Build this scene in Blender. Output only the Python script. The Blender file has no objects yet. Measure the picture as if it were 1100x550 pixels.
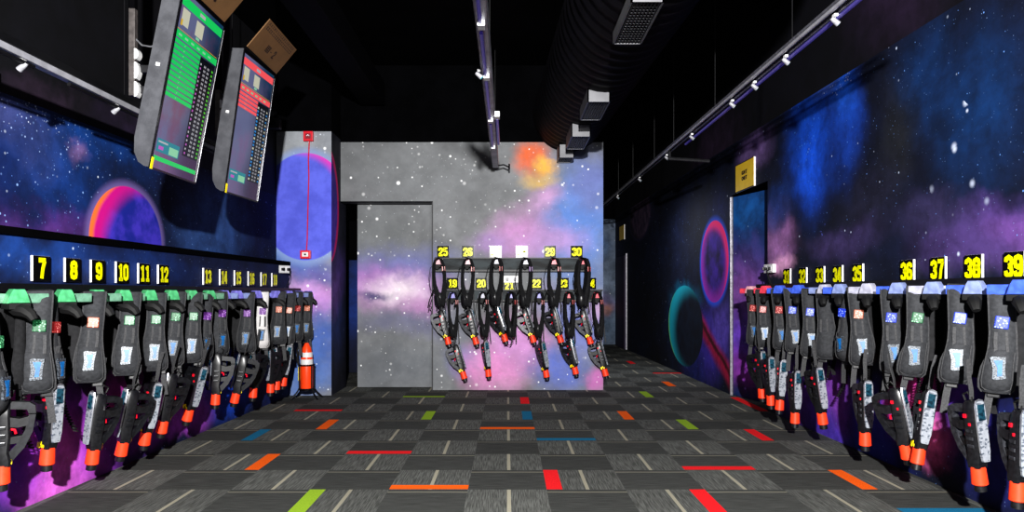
import bpy, bmesh, math, random
from mathutils import Vector, Matrix, Euler
random.seed(7)
R = math.radians
F, CX, CY, H = 772.0, 545.0, 314.0, 1.25          # camera as measured from the carpet grid
sc = bpy.context.scene
col = sc.collection

# ---------------------------------------------------------------- geometry of the room (x right, y away, z up)
def XLP(d): return -2.945 + .0345*d                # face of the low wall panel behind the left rack
def XLU(d): return -3.10 + .0345*d                 # left wall above it
def XR(d): return 2.87 - .0165*d                   # right wall
YB = 9.19                                          # back wall face
YC = 8.71                                          # front of the left pillar
def at(x, y, d): return Vector(((x-CX)*d/F, d, H-(y-CY)*d/F))
def d_left(x, a, b=.0345): return a/((CX-x)/F + b)   # wall X = -a + b d
def d_right(x, a, b=.0165): return a/((x-CX)/F + b)  # wall X = a - b d
def uvL(x, y):
    p = at(x, y, d_left(x, 3.10)); return p.y, p.z
def uvP(x, y):
    p = at(x, y, d_left(x, 2.945)); return p.y, p.z
def uvR(x, y):
    p = at(x, y, d_right(x, 2.87)); return p.y, p.z
def uvB(x, y):
    p = at(x, y, YB); return p.x, p.z

# ---------------------------------------------------------------- materials
def lin(h):
    if isinstance(h, (tuple, list)): return tuple(h)[:3]
    h = h.lstrip('#'); o = []
    for i in (0, 2, 4):
        c = int(h[i:i+2], 16)/255
        o.append(c/12.92 if c <= .04045 else ((c+.055)/1.055)**2.4)
    return tuple(o)
class NB:
    def __init__(s, name):
        s.m = bpy.data.materials.new(name); s.m.use_nodes = True
        s.t = s.m.node_tree; s.n = s.t.nodes; s.l = s.t.links
        s.n.clear()
        s.out = s.n.new('ShaderNodeOutputMaterial')
        s.b = s.n.new('ShaderNodeBsdfPrincipled')
        s.l.new(s.b.outputs[0], s.out.inputs[0])
        s._co = None
    def put(s, sock, v):
        if isinstance(v, bpy.types.NodeSocket): s.l.new(v, sock)
        elif sock.type == 'RGBA': sock.default_value = tuple(v)[:3]+(1,)
        else: sock.default_value = v
    def math(s, op, a, b=0.0, c=None, clamp=False):
        n = s.n.new('ShaderNodeMath'); n.operation = op; n.use_clamp = clamp
        s.put(n.inputs[0], a); s.put(n.inputs[1], b)
        if c is not None: s.put(n.inputs[2], c)
        return n.outputs[0]
    def vec(s, op, a, b=None):
        n = s.n.new('ShaderNodeVectorMath'); n.operation = op
        s.put(n.inputs[0], a)
        if b is not None: s.put(n.inputs[1], b)
        return n.outputs['Value'] if op in ('LENGTH', 'DOT_PRODUCT', 'DISTANCE') else n.outputs[0]
    def mix(s, f, a, b, mode='MIX'):
        n = s.n.new('ShaderNodeMix'); n.data_type = 'RGBA'; n.blend_type = mode
        s.put(n.inputs[0], f); s.put(n.inputs[6], a); s.put(n.inputs[7], b)
        return n.outputs[2]
    def rng(s, v, a, b, c=0.0, d=1.0, smooth=True):
        n = s.n.new('ShaderNodeMapRange'); n.interpolation_type = 'SMOOTHSTEP' if smooth else 'LINEAR'
        s.put(n.inputs[0], v)
        for i, q in enumerate((a, b, c, d)): s.put(n.inputs[i+1], q)
        return n.outputs[0]
    def noise(s, co, scale, detail=4, rough=.55, out=0, dist=0.0):
        n = s.n.new('ShaderNodeTexNoise'); s.put(n.inputs['Vector'], co)
        n.inputs['Scale'].default_value = scale; n.inputs['Detail'].default_value = detail
        n.inputs['Roughness'].default_value = rough; n.inputs['Distortion'].default_value = dist
        return n.outputs[out]
    def voro(s, co, scale, out='Distance', rnd=1.0):
        n = s.n.new('ShaderNodeTexVoronoi'); s.put(n.inputs['Vector'], co)
        n.inputs['Scale'].default_value = scale; n.inputs['Randomness'].default_value = rnd
        return n.outputs[out]
    def co(s):
        if s._co is None:
            n = s.n.new('ShaderNodeTexCoord'); s._co = n.outputs['Object']
        return s._co
    def xyz(s, v):
        n = s.n.new('ShaderNodeSeparateXYZ'); s.put(n.inputs[0], v); return n.outputs
    def comb(s, x, y, z=0.0):
        n = s.n.new('ShaderNodeCombineXYZ')
        for i, q in enumerate((x, y, z)): s.put(n.inputs[i], q)
        return n.outputs[0]
    def bump(s, h, strength=.3, dist=.01):
        n = s.n.new('ShaderNodeBump'); n.inputs['Strength'].default_value = strength
        n.inputs['Distance'].default_value = dist; s.put(n.inputs['Height'], h)
        s.l.new(n.outputs[0], s.b.inputs['Normal'])
    def set(s, **k):
        for q, v in k.items(): s.put(s.b.inputs[q.replace('_', ' ')], v)
        return s.m
MATS = {}
def plain(name, c, rough=.6, metal=0.0, var=.25, scale=30, emis=None, es=0.0, bump=0.0, spec=.5, cc=None):
    if name in MATS: return MATS[name]
    nb = NB(name); c = lin(c)
    f = nb.noise(nb.co(), scale, 4)
    dk = tuple(q*(1-var) for q in c); lt = tuple(min(1, q*(1+var)) for q in c)
    nb.set(Base_Color=nb.mix(nb.rng(f, .3, .7), dk, lt), Roughness=rough, Metallic=metal)
    nb.b.inputs['Specular IOR Level'].default_value = spec
    if emis is not None:
        nb.set(Emission_Color=lin(emis)); nb.b.inputs['Emission Strength'].default_value = es
    if bump: nb.bump(nb.noise(nb.co(), scale*4, 3), bump, .004)
    MATS[name] = nb.m
    return nb.m

def mural(name, ax, base, blobs, stars=(), planets=(), clusters=(), warp=.35, rough=.75, lines=(), gain=1.0, seed=0.0, spec=.3, wk=1.0):
    """A printed space mural: soft cloud patches, planets and scattered stars laid out in wall metres."""
    nb = NB(name)
    o = nb.xyz(nb.co())
    p = nb.comb(o[ax], o[2], seed)
    nz = nb.noise(p, .9, 6, .6, 1)
    nz2 = nb.noise(p, 3.2, 5, .62, 1)
    w = nb.vec('ADD', nb.vec('MULTIPLY', nb.vec('SUBTRACT', nz, (.5, .5, .5)), (warp*2.4, warp*2.4, 0)),
               nb.vec('MULTIPLY', nb.vec('SUBTRACT', nz2, (.5, .5, .5)), (warp*.8, warp*.8, 0)))
    pw = nb.vec('ADD', p, w)
    fine = nb.noise(p, 6.5, 6, .65)
    wide = nb.noise(p, 1.7, 5, .6)
    c = nb.mix(nb.rng(wide, .3, .75), tuple(q*.7*gain for q in lin(base)), tuple(q*1.25*gain for q in lin(base)))
    for (u, v, ru, rv, hx, k) in blobs:
        dlt = nb.vec('MULTIPLY', nb.vec('SUBTRACT', pw, (u, v, seed)), (1/ru, 1/rv, 0))
        f = nb.rng(nb.vec('LENGTH', dlt), 1.28, .15, 0, k)
        f = nb.math('MULTIPLY', f, nb.rng(fine, .25, .62, .72, 1.0))
        c = nb.mix(f, c, tuple(q*gain for q in lin(hx)))
    for (u0, v0, u1, v1, wd, hx, k) in lines:          # soft streak from one point to another
        L = math.hypot(u1-u0, v1-v0); tx, ty = (u1-u0)/L, (v1-v0)/L
        q = nb.vec('SUBTRACT', nb.vec('ADD', p, nb.vec('MULTIPLY', w, (.25, .25, 0))), (u0, v0, seed))
        al = nb.vec('DOT_PRODUCT', q, (tx, ty, 0)); ac = nb.math('ABSOLUTE', nb.vec('DOT_PRODUCT', q, (-ty, tx, 0)))
        f = nb.math('MULTIPLY', nb.rng(ac, wd, wd*.2, 0, k), nb.math('MULTIPLY', nb.rng(al, -.05, .15), nb.rng(al, L+.05, L-.15)))
        c = nb.mix(f, c, tuple(g*gain for g in lin(hx)))
    wisp = nb.noise(nb.vec('ADD', p, nb.vec('MULTIPLY', w, (.5, .5, 0))), 4.2, 8, .68)
    c = nb.mix(wk, c, nb.mix(nb.rng(wisp, .3, .7), (.62, .62, .62), (1.32, 1.32, 1.32)), 'MULTIPLY')
    for (u, v, ru, rv, scale, rad, hx) in clusters:
        msk = nb.rng(nb.vec('LENGTH', nb.vec('MULTIPLY', nb.vec('SUBTRACT', pw, (u, v, seed)), (1/ru, 1/rv, 0))), 1.0, .2)
        ps = nb.vec('ADD', p, (scale*.21, scale*.43, 0))
        d = nb.voro(ps, scale); rc = nb.xyz(nb.voro(ps, scale, 'Color'))
        f = nb.rng(d, nb.math('MULTIPLY', rc[1], rad*scale), 0.0)
        f = nb.math('MULTIPLY', f, nb.math('LESS_THAN', rc[0], nb.math('MULTIPLY', msk, .75)))
        c = nb.mix(f, c, lin(hx))
    for (scale, rad, dens, hx, k) in stars:
        ps = nb.vec('ADD', p, (scale*.37, scale*.11, 0))
        d = nb.voro(ps, scale); rc = nb.xyz(nb.voro(ps, scale, 'Color'))
        r = nb.math('MULTIPLY', nb.math('MULTIPLY_ADD', rc[1], .6, .4), rad*scale)
        f = nb.math('MULTIPLY', nb.rng(d, r, nb.math('MULTIPLY', r, .35)), nb.math('LESS_THAN', rc[0], dens))
        f = nb.math('MULTIPLY', f, nb.math('MULTIPLY_ADD', rc[2], k*.7, k*.3), clamp=True)
        c = nb.mix(f, c, lin(hx))
    for pl in planets:
        u, v, ru, rv = pl['c']
        q = nb.vec('MULTIPLY', nb.vec('SUBTRACT', p, (u, v, seed)), (1/ru, 1/rv, 0))
        L = nb.vec('LENGTH', q)
        if 'glow' in pl:
            c = nb.mix(nb.rng(L, 1.16, .99, 0, pl.get('gk', .8)), c, tuple(g*gain for g in lin(pl['glow'])))
        cr = nb.noise(p, pl.get('ns', 5), 5, .6)
        body = nb.mix(nb.rng(cr, .35, .66), tuple(g*gain for g in lin(pl['a'])), tuple(g*gain for g in lin(pl['b'])))
        for (ou, ov, r0, r1, hx, k) in pl.get('cres', ()):
            qq = nb.vec('SUBTRACT', q, (ou, ov, 0))
            qq = nb.vec('ADD', qq, nb.vec('MULTIPLY', w, (.25, .25, 0)))
            body = nb.mix(nb.rng(nb.vec('LENGTH', qq), r0, r1, 0, k), body, tuple(g*gain for g in lin(hx)))
        c = nb.mix(nb.rng(L, 1.0, .97), c, body)
    nb.set(Base_Color=c, Roughness=rough); nb.b.inputs['Specular IOR Level'].default_value = spec
    return nb.m

# ---------------------------------------------------------------- mesh helper
class MB:
    def __init__(s): s.v = []; s.f = []; s.mi = []
    def add(s, vs, fs, mi=0, M=None):
        o = len(s.v)
        for q in vs:
            q = Vector(q); s.v.append(M @ q if M else q)
        for f in fs: s.f.append([o+i for i in f]); s.mi.append(mi)
        return s
    def box(s, a, b, mi=0, M=None, bev=0.0):
        (x0, y0, z0), (x1, y1, z1) = a, b
        if bev <= 0:
            vs = [(x0,y0,z0),(x1,y0,z0),(x1,y1,z0),(x0,y1,z0),(x0,y0,z1),(x1,y0,z1),(x1,y1,z1),(x0,y1,z1)]
            return s.add(vs, [(3,2,1,0),(4,5,6,7),(0,1,5,4),(1,2,6,5),(2,3,7,6),(3,0,4,7)], mi, M)
        bm = bmesh.new(); bmesh.ops.create_cube(bm, size=1)
        for q in bm.verts: q.co = Vector(((x0+x1)/2+q.co.x*(x1-x0), (y0+y1)/2+q.co.y*(y1-y0), (z0+z1)/2+q.co.z*(z1-z0)))
        bmesh.ops.bevel(bm, geom=list(bm.edges), offset=bev, segments=2, profile=.6, affect='EDGES')
        bm.verts.index_update()
        s.add([q.co.copy() for q in bm.verts], [[q.index for q in f.verts] for f in bm.faces], mi, M); bm.free()
        return s
    def quad(s, a, b, c, d, mi=0, M=None): return s.add([a, b, c, d], [(0, 1, 2, 3)], mi, M)
    def prism(s, pts, off, mi=0, M=None):              # polygon swept by a vector
        n = len(pts); off = Vector(off); pts = [Vector(q) for q in pts]
        vs = pts + [q+off for q in pts]
        return s.add(vs, [list(range(n-1, -1, -1)), list(range(n, 2*n))] + [(i, (i+1) % n, n+(i+1) % n, n+i) for i in range(n)], mi, M)
    def loft(s, secs, mi=0, M=None, cap=True):
        n = len(secs[0]); vs = [q for sct in secs for q in sct]; fs = []
        for k in range(len(secs)-1):
            for i in range(n): fs.append((k*n+i, k*n+(i+1) % n, (k+1)*n+(i+1) % n, (k+1)*n+i))
        if cap: fs += [list(range(n-1, -1, -1)), [(len(secs)-1)*n+i for i in range(n)]]
        return s.add(vs, fs, mi, M)
    def tube(s, pts, r, n=8, mi=0, M=None):
        pts = [Vector(q) for q in pts]; secs = []
        rs = r if isinstance(r, (list, tuple)) else [r]*len(pts)
        up = None
        for i, q in enumerate(pts):
            t = (pts[min(i+1, len(pts)-1)]-pts[max(i-1, 0)]).normalized()
            if up is None: up = Vector((0, 0, 1)) if abs(t.z) < .9 else Vector((1, 0, 0))
            x = t.cross(up)
            if x.length < 1e-4: x = t.cross(Vector((.3, 1, .2)))
            x.normalize(); y = x.cross(t).normalized(); up = y
            secs.append([q + rs[i]*(math.cos(2*math.pi*k/n)*x + math.sin(2*math.pi*k/n)*y) for k in range(n)])
        return s.loft(secs, mi, M)
    def ribbon(s, pts, w, t, side, mi=0, M=None):      # flat strap along pts, width along side
        pts = [Vector(q) for q in pts]; side = Vector(side).normalized(); secs = []
        for i, q in enumerate(pts):
            tg = (pts[min(i+1, len(pts)-1)]-pts[max(i-1, 0)]).normalized()
            nn = tg.cross(side).normalized(); a = side*w/2; b = nn*t/2
            secs.append([q-a-b, q+a-b, q+a+b, q-a+b])
        return s.loft(secs, mi, M)
    def lathe(s, prof, n=16, mi=0, M=None):            # (r, z) around z
        secs = [[(r*math.cos(2*math.pi*k/n), r*math.sin(2*math.pi*k/n), z) for k in range(n)] for r, z in prof]
        return s.loft(secs, mi, M)
    def build(s, name, mats, parent=None, smooth=False):
        me = bpy.data.meshes.new(name); me.from_pydata([tuple(q) for q in s.v], [], s.f); me.update()
        for m in (mats if isinstance(mats, (list, tuple)) else [mats]): me.materials.append(m)
        bm = bmesh.new(); bm.from_mesh(me)
        for f, i in zip(bm.faces, s.mi): f.material_index = i; f.smooth = smooth
        bmesh.ops.recalc_face_normals(bm, faces=bm.faces); bm.to_mesh(me); bm.free()
        if smooth:
            try: me.set_sharp_from_angle(angle=R(38))
            except Exception: pass
        o = bpy.data.objects.new(name, me); col.objects.link(o)
        if parent: o.parent = parent
        return o

def tag(o, label, cat, group=None):
    o['label'] = label; o['category'] = cat
    if group: o['group'] = group
    return o
def thing(name, label, cat, loc=(0, 0, 0), rot=(0, 0, 0), group=None):
    o = bpy.data.objects.new(name, None); col.objects.link(o); o.empty_display_size = .1
    o.location = loc; o.rotation_euler = rot
    return tag(o, label, cat, group)
def struct(o): o['kind'] = 'structure'; return o
def dup(root, loc, rot, label, group=None, swap=None, drop=(), scale=None):
    """Copy of a thing with copies of its parts and sub-parts (mesh data shared); swap: part name -> material."""
    r = root.copy(); col.objects.link(r); r.location = loc; r.rotation_euler = rot; r['label'] = label
    if scale: r.scale = scale
    if group: r['group'] = group
    for ch in list(root.children):
        if ch.name.split('.')[0] in drop: continue
        c = ch.copy(); col.objects.link(c); c.parent = r
        recolour(c, swap)
        for g in list(ch.children):
            e = g.copy(); col.objects.link(e); e.parent = c; recolour(e, swap)
    return r
def recolour(o, swap):
    k = o.name.split('.')[0]
    if swap and k in swap and o.type == 'MESH':
        o.material_slots[0].link = 'OBJECT'; o.material_slots[0].material = swap[k]
def drop_proto(root):
    for c in list(root.children):
        for g in list(c.children): bpy.data.objects.remove(g)
        bpy.data.objects.remove(c)
    bpy.data.objects.remove(root)
ORD = ['first', 'second', 'third', 'fourth', 'fifth', 'sixth', 'seventh', 'eighth', 'ninth', 'tenth', 'eleventh', 'twelfth',
       'thirteenth', 'fourteenth', 'fifteenth', 'sixteenth', 'seventeenth']

black = plain('matt_black_paint', '#060608', .9, var=.3, scale=3, spec=.03)
blackmetal = plain('black_metal', '#111114', .45, .3, .2)
fabric = plain('black_nylon', '#333437', .8, 0, .22, 55, bump=.35, spec=.3)
fabric_dk = plain('dark_nylon', '#1c1c1e', .85, 0, .25, 55, bump=.35, spec=.25)
fabric_back = plain('grey_nylon', '#202022', .85, 0, .2, 40, bump=.3, spec=.25)
fabric_grey = plain('pale_grey_cloth', '#c9c6c6', .8, 0, .08, 30)
webbing = plain('webbing', '#3a3a3c', .8, 0, .3, 120)
rubber = plain('black_rubber', '#060607', .7, var=.2)
gunbody = plain('black_plastic', '#17171a', .35, 0, .4, 60, spec=.6)
gunframe = plain('charcoal_plastic', '#1d1e22', .35, .3, .5, 40, spec=.7)
gunframe_lt = plain('worn_grey_plastic', '#3a3b40', .35, .4, .5, 40, spec=.7)
orange = plain('orange_muzzle_plastic', '#e8421f', .45, 0, .1, 30, emis='#ff3a1a', es=.08)
yellow = plain('yellow_plastic', '#ffe100', .5, 0, .08, 20, emis='#ffe000', es=.05)
white = plain('white_plastic', '#d8d8d8', .45, 0, .06, 20)
grey = plain('grey_metal', '#8a8b90', .4, .6, .2, 30)
silver = plain('bright_metal', '#c8c9d0', .3, .9, .15, 30)
red = plain('red_plastic', '#d0122a', .4, 0, .1, 20, emis='#c01020', es=.0)

# ================================================================ SETTING
# ---- carpet
def carpet():
    nb = NB('carpet_tiles'); o = nb.xyz(nb.co())
    u = nb.math('DIVIDE', nb.math('ADD', o[0], .25), .5); v = nb.math('DIVIDE', nb.math('SUBTRACT', o[1], 4.554), .5)
    iu, iv = nb.math('FLOOR', u), nb.math('FLOOR', v)
    fu, fv = nb.math('SUBTRACT', u, iu), nb.math('SUBTRACT', v, iv)
    odd = nb.math('ABSOLUTE', nb.math('MODULO', nb.math('ADD', iu, iv), 2.0))
    odd = nb.math('GREATER_THAN', odd, .5)
    rnd = nb.n.new('ShaderNodeTexWhiteNoise'); nb.put(rnd.inputs['Vector'], nb.comb(iu, iv, 3)); rv = rnd.outputs['Value']
    st_l = nb.noise(nb.vec('MULTIPLY', nb.co(), (150, 6, 1)), 1.0, 3, .6)
    st_d = nb.noise(nb.vec('MULTIPLY', nb.co(), (6, 150, 1)), 1.0, 3, .6)
    fz = nb.noise(nb.co(), 260, 2, .7)
    lt = nb.mix(nb.rng(st_l, .36, .66), lin('#4b4c49'), lin('#71726f'))
    dk = nb.mix(nb.rng(st_d, .36, .68), lin('#3e3f3d'), lin('#545553'))
    dash = nb.math('MULTIPLY', nb.math('COMPARE', fu, .52, .024), .9)
    lt = nb.mix(dash, lt, lin('#a8a391'))
    ln = nb.math('MULTIPLY', nb.math('COMPARE', fv, .885, .02), .72)
    dk = nb.mix(ln, dk, lin('#8f8b7c'))
    c = nb.mix(odd, dk, lt)
    c = nb.mix(.9, c, nb.mix(fz, (.6, .6, .6), (1.3, 1.3, 1.3)), 'MULTIPLY')
    c = nb.mix(.5, c, nb.mix(rv, (.8, .8, .8), (1.2, 1.2, 1.2)), 'MULTIPLY')
    nb.set(Base_Color=c, Roughness=.95); nb.b.inputs['Specular IOR Level'].default_value = .1
    nb.bump(fz, .4, .004)
    return nb.m
acc = {k: plain('carpet_'+k, h, .95, 0, .18, 150, spec=.1) for k, h in
       dict(red='#e5262c', orange='#f0661c', green='#8fae33', blue='#1f6c8f').items()}
fl = MB()
fl.quad((-3.3, -.6, 0), (3.2, -.6, 0), (3.2, 18.2, 0), (-3.3, 18.2, 0), 0)
AK = ['red', 'orange', 'green', 'blue']
def accent(cn, rn, side, k, z=.0012):
    x0, y0 = -.25+.5*cn, 4.554+.5*rn; x1, y1 = x0+.5, y0+.5
    if side == 'L': x1 = x0+.1
    if side == 'R': x0 = x1-.1
    if side == 'N': y1 = y0+.105; y0 += .005
    i = AK.index(k)+1
    fl.quad((x0, y0, z), (x1, y0, z), (x1, y1, z), (x0, y1, z), i)
for a in [(1,0,'L','red'),(-1,0,'N','orange'),(-2,-1,'L','green'),(-2,2,'N','red'),(-4,1,'R','orange'),(-4,3,'L','blue'),
          (-4,6,'N','red'),(-3,4,'L','orange'),(-2,5,'R','green'),(-2,8,'N','green'),(0,4,'N','orange'),(0,7,'R','red'),
          (0,5,'R','blue'),(1,3,'N','blue'),(2,5,'R','orange'),(3,4,'R','green'),(3,8,'R','green'),(4,10,'R','orange'),
          (3,1,'N','red'),(2,-1,'R','red'),(4,3,'R','red'),(5,0,'L','orange'),(5,-1,'N','blue'),(4,16,'R','red'),(5,13,'N','red'),
          (5,7,'R','red'),(5,6,'R','red')]: accent(*a)
struct(fl.build('floor', [carpet()]+[acc[k] for k in AK]))

# ---- murals
m_left = mural('mural_left_wall', 1, '#081232', [
    (*uvL(60, 165), 1.1, .45, '#12397c', .9), (*uvL(20, 130), .6, .3, '#4a4a74', .6), (*uvL(110, 150), .8, .35, '#0c3d80', .8),
    (*uvL(30, 235), .8, .20, '#5a3484', 1.0), (*uvL(5, 250), .7, .2, '#7a4490', .95), (*uvL(70, 250), .8, .14, '#3a2458', .8),
    (*uvL(85, 165), .12, .08, '#8a6a9a', .7), (*uvL(5, 200), .4, .3, '#081a48', .8), (*uvL(130, 195), .5, .25, '#081430', .9),
    (*uvL(230, 250), .9, .5, '#3a5c98', .9)],
    clusters=[(*uvL(60, 150), 1.0, .4, 34, .010, '#b8d0ff'), (*uvL(40, 120), .7, .25, 50, .008, '#e0e8ff')],
    stars=[(22, .011, .4, '#9fc4ff', .8), (9, .016, .18, '#e8f0ff', .95), (48, .006, .4, '#6f9cf0', .6)],
    planets=[dict(c=(*uvL(138, 260), .50, .43), glow='#8a76b8', gk=.6, a='#1c2890', b='#4a3cc0', ns=5,
                  cres=[(.55, -.25, 1.05, 1.4, '#d0108c', 1.0), (.30, -.12, 1.17, 1.27, '#ff7a3a', 1.0)])], seed=1.0, gain=1.05)
m_panel = mural('mural_left_panel', 1, '#0d1838', [
    (*uvP(30, 280), .9, .14, '#173a78', .9), (*uvP(150, 285), .9, .14, '#132c62', .9), (*uvP(260, 300), 1.0, .12, '#1c2148', .8),
    (*uvP(40, 470), .5, .35, '#a83cc4', 1.0), (*uvP(70, 500), .45, .26, '#e070d8', 1.0), (*uvP(22, 440), .25, .2, '#d03a98', .9),
    (*uvP(10, 480), .3, .3, '#5a28a0', .9), (*uvP(110, 470), .5, .3, '#7a2a9a', .9), (*uvP(180, 440), .8, .25, '#8a36ac', .95),
    (*uvP(215, 432), .4, .3, '#a04ab8', .9), (*uvP(195, 455), .5, .15, '#a84ac0', .9), (*uvP(235, 400), .5, .4, '#1840b0', .95),
    (*uvP(252, 425), .5, .3, '#1848b8', .9), (*uvP(130, 420), .4, .2, '#b03aa0', .8), (*uvP(290, 415), .6, .4, '#162458', .9)],
    stars=[(14, .013, .3, '#cfe0ff', .9), (34, .007, .4, '#9ac0ff', .7)], warp=.25, seed=2.0, gain=1.35)
moon = dict(c=((330-CX)*YC/F - .02, H+(CY-222)*YC/F, .55, .66), glow='#8aa0d0', gk=.75, a='#545cca', b='#666fe2', ns=3.5,
            cres=[(-.35, -.38, 1.28, 1.5, '#e040b8', .95)])
m_col = mural('mural_pillar', 0, '#8a8d96', [
    (-2.7, 2.9, .8, .5, '#9a9ea2', .9), (-2.8, 1.9, .5, .4, '#4f86c8', .9), (-2.3, 1.5, .6, .35, '#6a62a8', .9),
    (-2.3, 1.1, .4, .3, '#c48ad0', .95), (-2.45, 1.25, .3, .2, '#d0a0d8', .8), (-2.3, .6, .5, .5, '#4a66b0', .95), (-2.6, .3, .6, .4, '#5478b8', .9),
    (-2.5, 1.7, .5, .2, '#4a70b4', .7)],
    stars=[(9, .028, .3, '#ffffff', .95), (22, .014, .3, '#e8f0ff', .8)], planets=[moon], seed=3.0, wk=.4, gain=.95)
m_colside = mural('mural_pillar_side', 1, '#1c1d2c', [
    (9.0, .9, .5, .6, '#24366c', .9), (9.0, 1.5, .5, .4, '#4a3a78', .9), (8.9, 1.2, .4, .3, '#6a4a90', .8), (9.0, 2.9, .6, .4, '#2c2d34', .9)],
    stars=[(9, .016, .25, '#d0e0ff', .8)],
    planets=[dict(c=(8.60, moon['c'][1], .50, .70), a='#3a2a8c', b='#5a3aa8', cres=[(-.12, 0, .9, 1.0, '#c8206a', .95)])], seed=3.5)
m_back = mural('mural_back_wall', 0, '#87898c', [
    (*uvB(440, 190), 1.3, .5, '#84878a', .8), (*uvB(400, 250), .6, .4, '#7e8284', .7),
    (*uvB(622, 245), .62, .95, '#6a96e8', 1.0), (*uvB(640, 200), .4, .4, '#7a86c8', .9), (*uvB(560, 250), .5, .45, '#d49ad4', 1.0),
    (*uvB(585, 210), .30, .22, '#d8a8d8', .9), (*uvB(530, 262), .35, .25, '#b08cc8', .8), (*uvB(600, 262), .5, .25, '#c8a0dc', .85),
    (*uvB(575, 190), .28, .12, '#e8c070', .9), (*uvB(568, 168), .30, .22, '#ff7436', 1.0), (*uvB(584, 178), .16, .1, '#ffc24a', .95),
    (*uvB(425, 290), 1.0, .36, '#7c80bc', .95), (*uvB(395, 300), .5, .25, '#a878c0', .9), (*uvB(424, 314), 1.0, .32, '#d09ad8', 1.0),
    (*uvB(426, 314), .50, .24, '#fff0fa', 1.0), (*uvB(396, 318), .26, .08, '#453f78', .9), (*uvB(440, 350), .9, .22, '#7c7ca0', .7), (*uvB(450, 330), .35, .22, '#c890c8', .7),
    (*uvB(430, 395), .9, .35, '#74787e', .9), (*uvB(490, 345), .35, .5, '#878a96', .9), (*uvB(500, 390), .3, .25, '#7e86c0', .9),
    (*uvB(535, 395), .55, .42, '#ee9ad6', 1.0), (*uvB(560, 365), .55, .42, '#e0a0e0', 1.0), (*uvB(602, 395), .42, .36, '#6a7cd0', 1.0),
    (*uvB(625, 345), .4, .5, '#8490dc', .95), (*uvB(640, 408), .2, .2, '#d87cc8', .9), (*uvB(645, 330), .2, .2, '#e0b8e0', .9), (*uvB(590, 320), .3, .2, '#b0a8d8', .8)],
    stars=[(7, .034, .45, '#ffffff', 1.0), (16, .017, .35, '#ffffff', .9), (34, .006, .3, '#f0f4ff', .6)], warp=.28, seed=4.0, rough=.6, wk=.35, gain=.74)
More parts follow.
